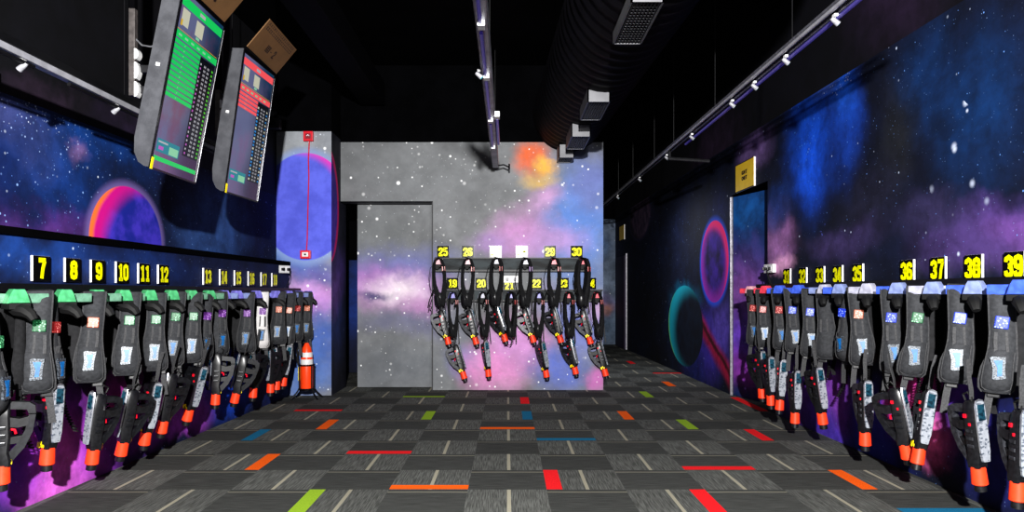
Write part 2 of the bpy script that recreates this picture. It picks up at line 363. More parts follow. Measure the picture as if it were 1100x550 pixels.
m_right = mural('mural_right_wall', 1, '#0a1024', [
    # near half
    (*uvR(868, 150), .55, .75, '#0c3f9c', 1.0), (*uvR(868, 185), .35, .35, '#1450c8', .95), (*uvR(905, 120), .35, .6, '#123c94', .9), (*uvR(905, 100), .25, .3, '#1c55b8', .7),
    (*uvR(885, 90), .3, .2, '#3a4a7c', .7), (*uvR(990, 80), .4, .5, '#0a2850', .8), (*uvR(1050, 120), .5, .6, '#082850', .9), (*uvR(960, 150), .3, .5, '#1a1c22', .95),
    (*uvR(930, 225), .6, .35, '#1c1c2e', .9), (*uvR(1062, 238), .50, .15, '#443268', 1.0), (*uvR(1092, 256), .42, .17, '#64407e', 1.0), (*uvR(1000, 240), .5, .2, '#2f2a4a', .9),
    (*uvR(1040, 270), .7, .18, '#40305f', .95), (*uvR(900, 262), .7, .18, '#3a3058', .9), (*uvR(835, 262), .5, .25, '#a070a8', .9), (*uvR(838, 285), .35, .12, '#d8a0c8', .9), (*uvR(828, 235), .5, .2, '#50487c', .9),
    (*uvR(810, 160), .6, .22, '#70588a', .9), (*uvR(835, 220), .4, .3, '#12306c', .8),
    (*uvR(860, 420), .9, .4, '#5a2c90', .95), (*uvR(890, 455), .5, .25, '#4a34a0', .9), (*uvR(900, 420), .4, .3, '#7a40a0', .9), (*uvR(940, 450), .5, .3, '#28248c', .9),
    (*uvR(985, 430), .25, .3, '#d04aa0', 1.0), (*uvR(1000, 470), .3, .25, '#e06aa8', .9), (*uvR(965, 440), .2, .2, '#c0408c', .9), (*uvR(1030, 430), .3, .3, '#5a2f9a', .9), (*uvR(1060, 480), .5, .4, '#1c2068', .9),
    (*uvR(800, 350), .5, .6, '#6a48a8', .9), (*uvR(795, 400), .4, .3, '#8a3aa0', .9), (*uvR(940, 490), .5, .2, '#1c2a80', .9),
    # far half
    (*uvR(760, 370), .9, .55, '#3a2a8a', .95), (*uvR(775, 350), .5, .5, '#5a48a8', .8), (*uvR(745, 390), .8, .4, '#141a54', .9), (*uvR(725, 345), .9, .4, '#0e3058', .6), (*uvR(770, 225), .6, .3, '#141d50', .8),
    (*uvR(735, 320), .9, .25, '#0c6a8c', .7), (*uvR(700, 330), 2.0, .9, '#07080f', .8), (*uvR(705, 390), 1.2, .4, '#050509', .9), (*uvR(690, 232), 1.4, .4, '#241f35', .7), (*uvR(665, 300), 1.0, .9, '#241a38', .9)],
    clusters=[(*uvR(868, 150), .42, .7, 26, .014, '#5a9cff'), (*uvR(868, 150), .3, .7, 15, .018, '#6aa8ff'), (*uvR(900, 88), .45, .2, 42, .012, '#dfe6ff'), (*uvR(880, 235), .2, .4, 24, .014, '#7a8cff'), (*uvR(1030, 180), .4, .8, 8, .05, '#dce6ff')],
    stars=[(9, .015, .3, '#d8e4ff', .9), (22, .008, .35, '#7fb0ff', .8), (46, .0045, .35, '#a8c8ff', .5)],
    lines=[(*uvR(742, 330), *uvR(790, 415), .20, '#8a1438', .95), (*uvR(748, 338), *uvR(792, 415), .06, '#150408', .8)],
    planets=[dict(c=(*uvR(687, 232), 1.0, .46), a='#2c2438', b='#4c3c50', glow='#3a3050', gk=.4, cres=[(-.3, .2, 1.0, 1.35, '#15131c', .9)]),
             dict(c=(*uvR(735, 350), 1.0, .62), a='#070b18', b='#0a1424', cres=[(-.38, -.12, .75, 1.25, '#14808f', 1.0), (-.12, .02, 1.02, 1.1, '#6ab04a', .9)]),
             dict(c=(*uvR(767, 281), .60, .545), glow='#2a50c8', gk=.85, a='#1c0f3c', b='#46289c', ns=2.2,
                  cres=[(.0, .0, .55, 1.0, '#8a2a9c', .9), (.14, -.14, .85, 1.12, '#e82a74', 1.0)])], warp=.25, seed=5.0, gain=1.6)
m_rdoor = mural('mural_right_door', 1, '#0e2c5c', [(8.5, 2.2, .8, .4, '#12508c', .9), (8.4, 1.5, .6, .4, '#4a3a78', .9), (8.5, 1.2, .5, .4, '#7a4a90', .9),
    (8.5, .7, .6, .4, '#6a40b0', .95), (8.5, .3, .5, .3, '#8a3aa0', .9)], stars=[(16, .012, .3, '#d0e4ff', .9)], seed=6.0, gain=1.4)
m_far = mural('mural_far_wall', 0, '#6f7c90', [(1.9, 2.4, .6, .6, '#5a82b8', .9), (2.2, 1.0, .5, .4, '#7a6a98', .9), (2.3, .9, .25, .2, '#b07a60', .8), (2.2, .4, .6, .5, '#4a5c70', .8)],
              stars=[(9, .02, .2, '#ffffff', .7)], seed=7.0)
m_corr = mural('mural_corridor', 0, '#0a1024', [(-2.2, 1.2, .6, .8, '#1a3a88', .95), (-2.1, .4, .5, .4, '#141a40', .9)], seed=8.0)

def quadobj(name, mat, *quads):
    m = MB()
    for q in quads: m.quad(*q)
    return struct(m.build(name, mat))
def ywall(fx, y0, y1, z0, z1, dx=0): return ((fx(y0)+dx, y0, z0), (fx(y1)+dx, y1, z0), (fx(y1)+dx, y1, z1), (fx(y0)+dx, y0, z1))

ZC = 4.15
struct(MB().box((-3.4, -.6, ZC), (3.4, 18.2, ZC+.1)).build('ceiling', black))
# left
quadobj('wall_left', m_left, ywall(XLU, -.6, YC, 1.5, 2.42))
quadobj('wall_left_upper', mural('mural_left_top_shade', 1, '#08080e', [(4.6, 2.55, .5, .12, '#2c2030', .9), (5.6, 2.5, .6, .12, '#241a30', .9)], seed=9.5), ywall(XLU, -.6, YC, 2.42, ZC))  # near-black colour paints in the shade above the left lighting rail
struct(MB().prism([(XLP(-.6), -.6, 0), (XLP(YC), YC, 0), (XLU(YC)-.02, YC, 0), (XLU(-.6)-.02, -.6, 0)], (0, 0, 1.575)).build('wall_left_panel', m_panel))
struct(MB().prism([(XLP(-.6)+.02, -.6, 1.575), (XLP(YC-.01)+.02, YC-.01, 1.575), (XLU(YC-.01), YC-.01, 1.575), (XLU(-.6), -.6, 1.575)], (0, 0, .045)).build('trim_1', black))
# pillar
XS = -2.132
cm = MB()
cm.quad((XLU(YC)-.1, YC, 0), (XS, YC, 0), (XS, YC, 3.2), (XLU(YC)-.1, YC, 3.2), 0)
cm.quad((XS, YC, 0), (XS, 9.5, 0), (XS, 9.5, 3.2), (XS, YC, 3.2), 1)
struct(cm.build('wall_pillar', [m_col, m_colside]))
quadobj('wall_pillar_upper', black, ((XLU(YC)-.1, YC, 3.2), (XS, YC, 3.2), (XS, YC, ZC), (XLU(YC)-.1, YC, ZC)),
        ((XS, YC, 3.2), (XS, 9.5, 3.2), (XS, 9.5, ZC), (XS, YC, ZC)))
# back wall: right part, header over the sliding door
XJ, XE, ZD = -.955, (648-CX)*YB/F, 2.405
bw = MB()
bw.box((XJ, YB, 0), (XE, YB+.22, 3.17)); bw.box((XS, YB, ZD), (XJ, YB+.22, 3.17))
struct(bw.build('wall_back', m_back))
struct(MB().box((XS, YB+.001, 3.17), (XE, YB+.22, ZC)).build('wall_back_upper', black))  # black band paints in the dark above the light's upper cutoff
dr = MB().box((-1.966, YB+.23, .006), (XJ+.12, YB+.27, ZD+.06), bev=.004)
struct(dr.build('door_1', m_back))
struct(MB().box((XJ-.012, YB-.004, .0), (XJ+.004, YB+.02, ZD)).build('trim_2', plain('dark_seam', '#26262a', .6)))
struct(MB().box((XS, YB-.004, ZD-.004), (XJ, YB+.01, ZD+.008)).build('trim_3', black))
quadobj('wall_corridor', m_corr, ((-3, 11.2, 0), (XE, 11.2, 0), (XE, 11.2, 1.75), (-3, 11.2, 1.75)))
quadobj('wall_corridor_upper', black, ((-3, 11.2, 1.75), (XE, 11.2, 1.75), (XE, 11.2, ZC), (-3, 11.2, ZC)), ((XS-.6, 9.5, 0), (XS-.6, 11.2, 0), (XS-.6, 11.2, ZC), (XS-.6, 9.5, ZC)),
        ((XS, 9.5, 0), (XS-.6, 9.5, 0), (XS-.6, 9.5, ZC), (XS, 9.5, ZC)))
quadobj('wall_passage_side', black, ((XE, YB+.22, 0), (XE, 17.3, 0), (XE, 17.3, ZC), (XE, YB+.22, ZC)))
# right wall with a doorway
D0, D1, ZR, ZT = 7.58, 8.72, 2.425, 3.04
quadobj('wall_right', m_right, ywall(XR, -.6, D0, 0, ZT), ywall(XR, D0, D1, ZR, ZT), ywall(XR, D1, 17.3, 0, ZT))
m_top_shade = mural('mural_right_top_shade', 1, '#0a0a14', [(5.2, 3.5, .8, .6, '#2a1c34', .9), (9.5, 3.2, 1.2, .4, '#33243c', .9)], seed=9.0)  # mural colour darkened to hold the shade above the truss shadow line
quadobj('wall_right_upper', m_top_shade, ywall(XR, -.6, 17.3, ZT, ZC))
quadobj('wall_right_reveal', black, ((XR(D0), D0, 0), (XR(D0)+.4, D0, 0), (XR(D0)+.4, D0, ZR), (XR(D0), D0, ZR)),
        ((XR(D1), D1, 0), (XR(D1)+.4, D1, 0), (XR(D1)+.4, D1, ZR), (XR(D1), D1, ZR)), ((XR(D0)+.4, D0, 0), (XR(D1)+.4, D1, 0), (XR(D1)+.4, D1, ZR), (XR(D0)+.4, D0, ZR)),
        ((XR(D0), D0, ZR), (XR(D1), D1, ZR), (XR(D1)+.4, D1, ZR), (XR(D0)+.4, D0, ZR)))
dd = MB(); dd.prism([(XR(D0)+.27, D0+.06, .006), (XR(D1)+.012, D1-.012, .006), (XR(D1)+.05, D1-.012, .006), (XR(D0)+.31, D0+.07, .006)], (0, 0, ZR-.03))
struct(dd.build('door_2', m_rdoor))
struct(MB().box((XR(D1)-.022, D1-.012, 0), (XR(D1)+.008, D1+.02, ZR-.02), bev=.004).build('trim_4', plain('steel_jamb', '#9a98a0', .4, .5)))
# far end of the passage
quadobj('wall_far', m_far, ((XE-.1, 17.2, 0), (2.7, 17.2, 0), (2.7, 17.2, 3.0), (XE-.1, 17.2, 3.0)))
quadobj('wall_far_upper', black, ((XE-.1, 17.19, 3.0), (2.7, 17.19, 3.0), (2.7, 17.19, ZC), (XE-.1, 17.19, ZC)))
fd = MB(); fd.prism([(XR(15.72)-.02, 15.72, .006), (XR(16.75)-.02, 16.75, .006), (XR(16.75)-.05, 16.75, .006), (XR(15.72)-.05, 15.72, .006)], (0, 0, 2.05))
fdoor = struct(fd.build('door_3', plain('plum_door', '#2c1c3c', .6, 0, .3, 2)))
struct(MB().box((XR(15.7)-.03, 15.66, 0), (XR(15.7)+.0, 15.71, 2.1)).build('trim_5', plain('steel_jamb', '#9a98a0')))

# ================================================================ NUMBERS (bold condensed numerals as flat stroke shapes)
STROKES = {
 '0': [[(.1,.3),(.13,.17),(.3,.1),(.47,.17),(.5,.3),(.5,.7),(.47,.83),(.3,.9),(.13,.83),(.1,.7),(.1,.3)]],
 '1': [[(.36,0),(.36,1)], [(.12,.77),(.3,.86)], [(.14,.09),(.56,.09)]],
 '2': [[(.1,.62),(.1,.74),(.16,.86),(.3,.9),(.44,.86),(.5,.74),(.49,.62),(.4,.48),(.18,.25),(.12,.12)], [(.02,.09),(.58,.09)]],
 '3': [[(.1,.7),(.12,.82),(.3,.9),(.47,.82),(.5,.68),(.44,.56),(.26,.52)], [(.26,.52),(.45,.46),(.5,.3),(.47,.17),(.3,.1),(.12,.18),(.1,.32)]],
 '4': [[(.42,0),(.42,1)], [(.36,.93),(.09,.36)], [(.04,.28),(.6,.28)]],
 '5': [[(.1,.52),(.1,.95)], [(.06,.91),(.55,.91)], [(.1,.53),(.3,.6),(.46,.53),(.5,.4),(.5,.26),(.44,.13),(.3,.1),(.14,.14),(.1,.28)]],
 '6': [[(.5,.7),(.46,.84),(.3,.9),(.14,.84),(.1,.7),(.1,.3),(.14,.15),(.3,.1),(.46,.15),(.5,.3),(.46,.48),(.3,.54),(.12,.46)]],
 '7': [[(.04,.91),(.56,.91)], [(.49,.88),(.34,.5),(.26,0)]],
 '8': [[(.3,.52),(.14,.6),(.11,.72),(.15,.84),(.3,.9),(.45,.84),(.49,.72),(.46,.6),(.3,.52)], [(.3,.52),(.12,.43),(.1,.3),(.14,.15),(.3,.1),(.46,.15),(.5,.3),(.48,.43),(.3,.52)]],
 '9': [[(.1,.3),(.14,.16),(.3,.1),(.46,.16),(.5,.3),(.5,.7),(.46,.85),(.3,.9),(.14,.85),(.1,.7),(.14,.52),(.3,.46),(.48,.54)]],
 '-': [[(.1,.45),(.5,.45)]],
}
def stroke(mb, pts, w, T, mi=0):                       # thick polyline in (a,b) -> T(a,b) 3D
    pts = [Vector(p) for p in pts]; L = []; Rr = []
    for i, p in enumerate(pts):
        closed = (pts[0]-pts[-1]).length < 1e-6
        a = pts[i-1] if i else (pts[-2] if closed else None)
        b = pts[i+1] if i < len(pts)-1 else (pts[1] if closed else None)
        d1 = (p-a).normalized() if a is not None else (b-p).normalized()
        d2 = (b-p).normalized() if b is not None else d1
        t = (d1+d2).normalized(); n = Vector((-t.y, t.x)); k = min(1.35, 1/max(.5, n.dot(Vector((-d1.y, d1.x)))))
        L.append(p+n*w/2*k); Rr.append(p-n*w/2*k)
    vs = [T(*q) for q in L]+[T(*q) for q in Rr]; n = len(pts)
    mb.add(vs, [(i, i+1, n+i+1, n+i) for i in range(n-1)], mi)
def numerals(mb, text, h, T, wfac=.62, w=.21, mi=0):   # centred on (0,0), height h
    adv = wfac*1.0; W = adv*len(text)-(.0); x = -W/2
    for ch in text:
        for s_ in STROKES[ch]:
            stroke(mb, [((x+.01+p[0]*wfac/.6*.97), p[1]-.5) for p in s_], w, lambda a, b: T(a*h, b*h), mi)
        x += adv
plate_black = plain('plate_black_gloss', '#0a0a0a', .17, 0, .15, 8, spec=.12)
plate_white = plain('plate_white_core', '#e8e6ea', .6, 0, .05)
plate_yellow = plain('plate_yellow', '#f0ec00', .2, 0, .05, 8, emis='#e8f000', es=.08, spec=.15)
def number_plate(n, loc, rz, w, h, label, group, th=.015):
    # local: faces -y
    t = thing('number_plate', label, 'number plate', loc, (0, 0, rz), group)
    MB().box((-w/2, 0, -h/2), (w/2, th, h/2)).build('backing_board', plate_white, t)
    MB().box((-w/2+.001, -.002, -h/2+.0005), (w/2-.001, .0, h/2-.0005)).build('black_face', plate_black, t)
    m = MB(); k = len(str(n))
    numerals(m, str(n), h*(.80 if rz else .70), lambda a, b: (a, -.0035, b), .62 if k == 1 else .56, .24 if k == 1 else .22)
    m.build('numeral', plate_yellow, t)
aL = math.atan2(.0345, 1.0)
PL = [(7,45,292),(8,79,293),(9,106,294.5),(10,132,295.5),(11,155.3,296.2),(12,176,297),(13,223.3,300),(14,240.6,300.3),(15,256,300.8),(16,270.5,301),(17,284,301.5),(18,295.3,302)]
for n, x, y in PL:
    d = d_left(x, 2.945-.022)
    p = at(x, y, d); p.x = XLP(d)+.021
    p.z = 1.255+(1.392-1.255)*1.0
    number_plate(n, p, R(90)-aL, .15, .15, f'black plate with yellow number {n} above the left rack', 'numbered plates above the left rack')
PR = [(31,845,297.5),(32,862,296.8),(33,880.5,296),(34,899.5,295.5),(35,921,294.5),(36,974,291.5),(37,1007,289.5),(38,1045,288),(39,1089,286)]
aR = math.atan2(.0165, 1.0)
for n, x, y in PR:
    d = d_right(x, 2.87-.022)
    p = at(x, y, d); p.x = XR(d)-.021
    number_plate(n, p, R(-90)+aR, .15, .16, f'black plate with yellow number {n} above the right rack', 'numbered plates above the right rack')
PB1 = [(25,475.9),(26,502.5),(27,532.4),(28,560.6),(29,590.8),(30,619.4)]
PB2 = [(19,486,304.5),(20,517,304.5),(21,547,307),(22,576,304.5),(23,604.6,304.5),(24,634,304.5)]
for n, x in PB1:
    p = at(x, 270.5, YB-.02); number_plate(n, p, 0, .155, .155, f'plate with yellow number {n} above the upper back rail', 'numbered plates on the back wall', .018)
for n, x, y in PB2:
    p = at(x, y, YB-.02); number_plate(n, p, 0, .155, .145, f'plate with yellow number {n} above the lower back rail', 'numbered plates on the back wall', .018)

# ================================================================ RAILS
def side_rail(fx, sgn, y0, y1, z, label):
    t = thing('hanging_rail', label, 'rail', (0, 0, 0))
    m = MB(); m.prism([(fx(y0)+sgn*.002, y0, z), (fx(y1)+sgn*.002, y1, z), (fx(y1)+sgn*.17, y1, z), (fx(y0)+sgn*.17, y0, z)], (0, 0, .026))
    m.build('rail_shelf', blackmetal, t)
    m = MB(); m.prism([(fx(y0)+sgn*.15, y0, z-.02), (fx(y1)+sgn*.15, y1, z-.02), (fx(y1)+sgn*.17, y1, z-.02), (fx(y0)+sgn*.17, y0, z-.02)], (0, 0, .02))
    m.build('rail_lip', blackmetal, t)
    y = y0+.3
    while y < y1:
        m = MB(); x = fx(y); m.prism([(x+sgn*.002, y-.01, z), (x+sgn*.14, y-.01, z), (x+sgn*.002, y-.01, z-.13)], (0, .02, 0)); m.build('bracket', blackmetal, t); y += 1.0
    return t
side_rail(XLP, 1, 2.6, 8.62, 1.272, 'long black shelf rail along the left wall holding the vests')
side_rail(XR, -1, 2.6, 7.45, 1.306, 'long black shelf rail along the right wall holding the vests')
railsteel = NB('rail_steel')
_n = railsteel.noise(railsteel.vec('MULTIPLY', railsteel.co(), (3.2, 1, 9)), 1.0, 4)
railsteel = railsteel.set(Base_Color=railsteel.mix(railsteel.rng(_n, .35, .65), lin('#0c0f12'), lin('#363e42')), Roughness=.5, Metallic=.0, Specular_IOR_Level=.15)
def back_rail(x0, x1, z0, z1, label):
    t = thing('hanging_rail', label, 'rail')
    MB().box((x0, YB-.05, z0), (x1, YB-.002, z1), bev=.004).build('rail_face', railsteel, t)
    MB().box((x0-.01, YB-.09, z0-.022), (x1+.01, YB-.002, z0+.001)).build('rail_lip', blackmetal, t)
    MB().box((x0-.01, YB-.07, z1-.001), (x1+.01, YB-.002, z1+.012)).build('rail_cap', blackmetal, t)
Zy = lambda y: H+(CY-y)*YB/F
back_rail((468-CX)*YB/F, (628-CX)*YB/F, Zy(290), Zy(278), 'upper steel rail on the back wall below plates 25 to 30')
back_rail((480-CX)*YB/F, (646-CX)*YB/F, Zy(322), Zy(312), 'lower steel rail on the back wall below plates 19 to 24')

# ================================================================ HANGERS (glowing dome on a black hook)
def glow(name, c, es): return plain('hanger_glow_'+name, c, .35, 0, .25, 25, emis=c, es=es)
GL = dict(green=glow('green', '#4a9a68', .16), purple=glow('purple', '#6e6ab4', .25), blue=glow('blue', '#3e58b8', .3), red=glow('red', '#c84052', .22),
          white=glow('white', '#9c9cac', .14), pink=glow('pink', '#c09098', .2), paleblue=glow('paleblue', '#7682ac', .16), palegreen=glow('palegreen', '#5e8570', .08))
def hanger_proto(bar):
    t = thing('vest_hanger', 'hanger', 'hanger')
    pr = [(-.055, -.04), (.055, -.04), (.04, .01), (.025, .035), (-.025, .035), (-.04, .01)]
    m = MB()
    m.loft([[(x*s_, y, z*(.9 if abs(y) > .03 else 1)) for x, z in pr] for y, s_ in ((-.045, .8), (-.03, 1), (.03, 1), (.045, .8))])
    m.build('lamp_dome', GL['white'], t)
    if bar:
        MB().box((-.17, .03, -.04), (.17, .06, .012), bev=.006).build('light_bar', GL['white'], t)
        m = MB(); m.tube([(.0, .1, -.02), (0, .05, -.055), (.0, -.02, -.075), (.02, -.055, -.08), (.035, -.08, -.10), (.045, -.09, -.125)], [.03, .034, .036, .034, .028, .02], 8)
        m.box((-.05, -.04, -.07), (.05, .06, -.04))
        m.build('hook', rubber, t, True)
    else:
        m = MB(); m.box((-.045, -.05, -.075), (.045, .05, -.035), bev=.008); m.tube([(0, .05, -.05), (0, .0, -.08), (0, -.06, -.08)], .022, 8)
        m.build('hook', rubber, t, True)
    return t
hp = hanger_proto(True)
HL = [(18,'green'),(69,'green'),(104,'green'),(132,'green'),(159.5,'green'),(183.6,'green'),(205,'green'),(224,'green'),(240,'purple'),(254,'purple'),(275,'purple'),(296,'purple'),(309.6,'purple'),(321,'purple'),(331,'purple')]
for i, (x, c) in enumerate(HL):
    d = d_left(x, 2.945-.25); p = at(x, 318, d); p.z = 1.232
    lab = f'glowing {c} hanger lamp under the left rail, {ORD[i]} from the camera end'
    dup(hp, p, (0, 0, R(58)-aL), lab, 'hanger lamps under the left rail', {'lamp_dome': GL[c], 'light_bar': GL['palegreen' if c == 'green' else 'paleblue']})
HR = [(1097,'blue','blue'),(1048,'paleblue','blue'),(1003.5,'paleblue','white'),(965.5,'paleblue','blue'),(933,'white','white'),(903,'paleblue','blue'),(886.5,'white','paleblue'),(858,'blue','blue'),(838,'blue','blue'),(823,'red','red'),(807,'pink','red')]
for i, (x, c, b) in enumerate(HR):
    d = d_right(x, 2.87-.27); p = at(x, 312, d); p.z = 1.278
    lab = f'glowing {c.replace("pale","pale ")} hanger lamp under the right rail, {ORD[i]} from the camera end'
    dup(hp, p, (0, 0, R(-58)+aR), lab, 'hanger lamps under the right rail', {'lamp_dome': GL[c], 'light_bar': GL[b]})
drop_proto(hp)
hp = hanger_proto(False)
HB = [(470,281,'pink'),(502,281,'pink'),(533,280.5,'white'),(563.8,281,'white'),(594.4,281,'red'),(625,281,'red'),
      (486,317,'purple'),(517.6,317,'white'),(548,317,'purple'),(579,317,'purple'),(610,317,'red'),(640.5,317,'red')]
for i, (x, y, c) in enumerate(HB):
    p = at(x, y, YB-.11); lab = f'small {c} hanger lamp on the {"upper" if i < 6 else "lower"} back rail, {ORD[i % 6]} from the left'
    dup(hp, p, (0, 0, 0), lab, 'hanger lamps on the back wall', {'lamp_dome': GL[c]})
drop_proto(hp)

# ================================================================ VESTS
def led_mat(name, c1, c2, es=1.6):
    nb = NB('led_'+name); v = nb.voro(nb.co(), 75); 
    f = nb.rng(v, .45, .1); nb.set(Base_Color=nb.mix(f, lin(c1), lin('#909090')), Roughness=.35, Emission_Color=nb.mix(f, lin(c1), lin(c2)))
    nb.b.inputs['Emission Strength'].default_value = es
    return nb.m
LED = dict(green=led_mat('green', '#164a2c', '#7cffb0', 1.0), red=led_mat('red', '#6a1a1a', '#ff7a6a', 1.1), orange=led_mat('orange', '#80422c', '#ffc0a0', 1.0),
           magenta=led_mat('magenta', '#4a2460', '#e090ff', 1.0), blue=led_mat('blue', '#1a2c8a', '#8aa8ff', 1.3))
badge_frame = NB('badge_silver'); _v = badge_frame.noise(badge_frame.co(), 150, 3, .7)
badge_frame = badge_frame.set(Base_Color=badge_frame.mix(badge_frame.rng(_v, .4, .6), lin('#1c2026'), lin('#666c74')), Roughness=.35, Metallic=.2)
badge_blue = plain('badge_blue', '#0f5c98', .4, 0, .3, 40, emis='#1a86d0', es=.06)

def sheet_secs(rows, th, n=5):
    """rows: (z, xl, xr, y, bulge) -> closed cross-sections of a padded sheet."""
    secs = []
    for z, xl, xr, y, bg in rows:
        f = []; b = []
        for k in range(n+1):
            u = k/n; x = xl+(xr-xl)*u; e = 1-abs(2*u-1)**2.6
            f.append((x, y-bg*e-th*.5*(.35+.65*e), z)); b.append((x, y-bg*e*.6+th*.5*(.35+.65*e), z))
        secs.append(f+b[::-1])
    return secs
def vest_proto(mir, pocket_lean=0.0):
    """Padded vest hung by its neck on a hook; front looks along -y; mir=1: main strip right of the hook."""
    t = thing('laser_tag_vest', 'vest', 'vest'); s = mir
    def sx(rows): return [(z, (xl if s > 0 else -xr), (xr if s > 0 else -xl), y, b) for z, xl, xr, y, b in rows]
    pl = pocket_lean
    rows = [(.018, .04, .14, .10, .0), (.026, .036, .146, .05, .0), (.018, .032, .15, .0, .01), (-.03, .03, .148, -.022, .012), (-.10, .028, .142, -.03, .015), (-.18, .024, .136, -.035, .017),
            (-.25, .016, .130, -.035, .018), (-.31, .004+pl*.3, .130, -.04, .02), (-.37, -.010+pl*.6, .134, -.048, .024), (-.44, -.02+pl, .142+pl*.5, -.052, .027), (-.51, -.022+pl, .147+pl*.6, -.048, .027),
            (-.555, -.018+pl, .145+pl*.6, -.04, .024), (-.58, -.002+pl, .13+pl*.6, -.03, .016)]
    MB().loft(sheet_secs(sx(rows), .034, 8)).build('front_panel', fabric, t, True)
    # edge piping
    for side in (0, 1):
        pts = []
        for z, xl, xr, y, b in sx(rows)[2:]: pts.append((xl if side == 0 else xr, y-.006, z))
        m = MB(); m.tube(pts, .005, 6); m.build('piping', webbing, t, True)
    # pocket
    rows_p = [(-.335, .008+pl*.5, .122+pl*.3, -.058, .018), (-.345, .002+pl*.6, .126+pl*.3, -.062, .02), (-.43, -.006+pl, .132+pl*.5, -.072, .024), (-.51, -.008+pl, .136+pl*.6, -.07, .024), (-.550, -.002+pl, .132+pl*.6, -.06, .02), (-.564, .012+pl, .118+pl*.6, -.052, .014)]
    pk = MB().loft(sheet_secs(sx(rows_p), .022, 8)).build('pocket', fabric, t, True)
    m = MB(); r = sx(rows_p); m.tube([((q[1]), q[3]-.012, q[0]) for q in r[1:]]+[((q[2]), q[3]-.012, q[0]) for q in reversed(r[1:])], .003, 5)
    m.build('zip_seam', webbing, pk, True)
    # badge on the pocket
    bx = s*(.062+pl*.8)
    m = MB(); zz = -.435; tilt = Matrix.Translation((bx, -.113, zz)) @ Matrix.Rotation(R(5)*s, 4, 'Y') @ Matrix.Rotation(R(-2), 4, 'X') @ Matrix.Diagonal((.82, 1, .92, 1))
    m.prism([(-.04, 0, .062), (-.03, 0, .07), (.03, 0, .066), (.042, 0, .07), (.034, 0, .0), (.036, 0, -.06), (.018, 0, -.064), (-.026, 0, -.07), (-.034, 0, -.062), (-.03, 0, 0)], (0, .012, 0), 0, tilt)
    bd = m.build('badge', badge_frame, t)
    m = MB(); m.prism([(-.022, -.002, .046), (.024, -.002, .048), (.02, -.002, .01), (.016, -.002, -.045), (-.008, -.002, -.048), (-.004, -.002, .0)], (0, .003, 0), 0, tilt)
    m.build('badge_emblem', badge_blue, bd)
    # light square
    m = MB(); T = Matrix.Translation((s*.082, -.076, -.185)) @ Matrix.Rotation(R(4), 4, 'Y')
    m.box((-.031, 0, -.034), (.031, .018, .034), 0, T, .005); m.build('chest_light', LED['green'], t)
    # chest seams/webbing down the strip
    m = MB(); m.ribbon([(s*.105, -.064, -.24), (s*.104, -.073, -.30), (s*.1, -.088, -.35)], .016, .004, (1, 0, 0)); m.ribbon([(s*.06, -.068, -.235), (s*.055, -.076, -.30), (s*.05, -.09, -.345)], .012, .004, (1, 0, 0))
    m.build('chest_webbing', webbing, t)
    # second shoulder strap, back panel
    r2 = [(.018, -.115, -.06, .11, 0), (.028, -.12, -.06, .06, .0), (.012, -.125, -.06, .01, .005), (-.08, -.13, -.065, .0, .008), (-.2, -.14, -.075, .0, .01), (-.3, -.15, -.075, -.0, .014), (-.38, -.165, -.08, .0, .02), (-.48, -.165, -.075, .0, .02), (-.53, -.15, -.08, .01, .01)]
    MB().loft(sheet_secs(sx(r2), .028, 4)).build('shoulder_strap', fabric_dk, t, True)
    r3 = [(.02, -.10, .12, .085, .0), (-.1, -.12, .13, .09, -.01), (-.3, -.13, .13, .09, -.01), (-.48, -.13, .14, .085, -.01), (-.54, -.11, .12, .08, 0)]
    MB().loft(sheet_secs(sx(r3), .03, 6)).build('back_panel', fabric_back, t, True)
    # hanging webbing with buckle, coil cord
    m = MB(); m.ribbon([(s*.105, -.01, -.5), (s*.11, -.02, -.58), (s*.118, -.02, -.66), (s*.125, -.015, -.77)], .036, .004, (1, .15, 0)); 
    ws = m.build('waist_strap', webbing, t)
    m = MB(); m.ribbon([(s*-.11, .0, -.48), (s*-.12, .0, -.58), (s*-.10, .01, -.68), (s*-.115, .01, -.74)], .032, .004, (1, -.3, 0)); m.build('waist_strap', fabric_dk, t)
    m = MB(); m.box((s*.1-.026, -.03, -.61), (s*.1+.034, -.008, -.57), bev=.006); m.build('buckle', gunbody, ws)
    pts = []
    for k in range(110):
        u = k/109; a = u*2*math.pi*22
        pts.append((s*(-.04-.05*math.sin(u*math.pi)+.03*u)+.011*math.cos(a), .01+.011*math.sin(a), -.48-.42*u))
    MB().tube(pts, .0055, 5).build('coil_cord', rubber, t, True)
    return t
def face_cam(x, y, k=1.0, off=0.0): return math.atan2(-x, y)*k+R(off)
vL = vest_proto(1); vLs = [vest_proto(-1, .0)]
VL = [ # px x of the chest light, px y, colour, extra yaw (deg), colour of body
 (1,372,'green',62,None),(41,341,'green',2,None),(63,347,'red',58,None),(100,342,'orange',0,None),(139,343,'green',0,None),(167,343,'green',2,None),(189.5,340,'green',4,None),(207.5,337,'green',3,None),
 (224.5,334,'magenta',28,None),(239.5,332,'magenta',25,None),(264.5,329,'magenta',-6,None),(282,334,'magenta',6,'pale'),(299,331,'orange',-6,None),(311,330,'orange',0,None),(320,333,'red',12,None),(330,325,'orange',8,None)]
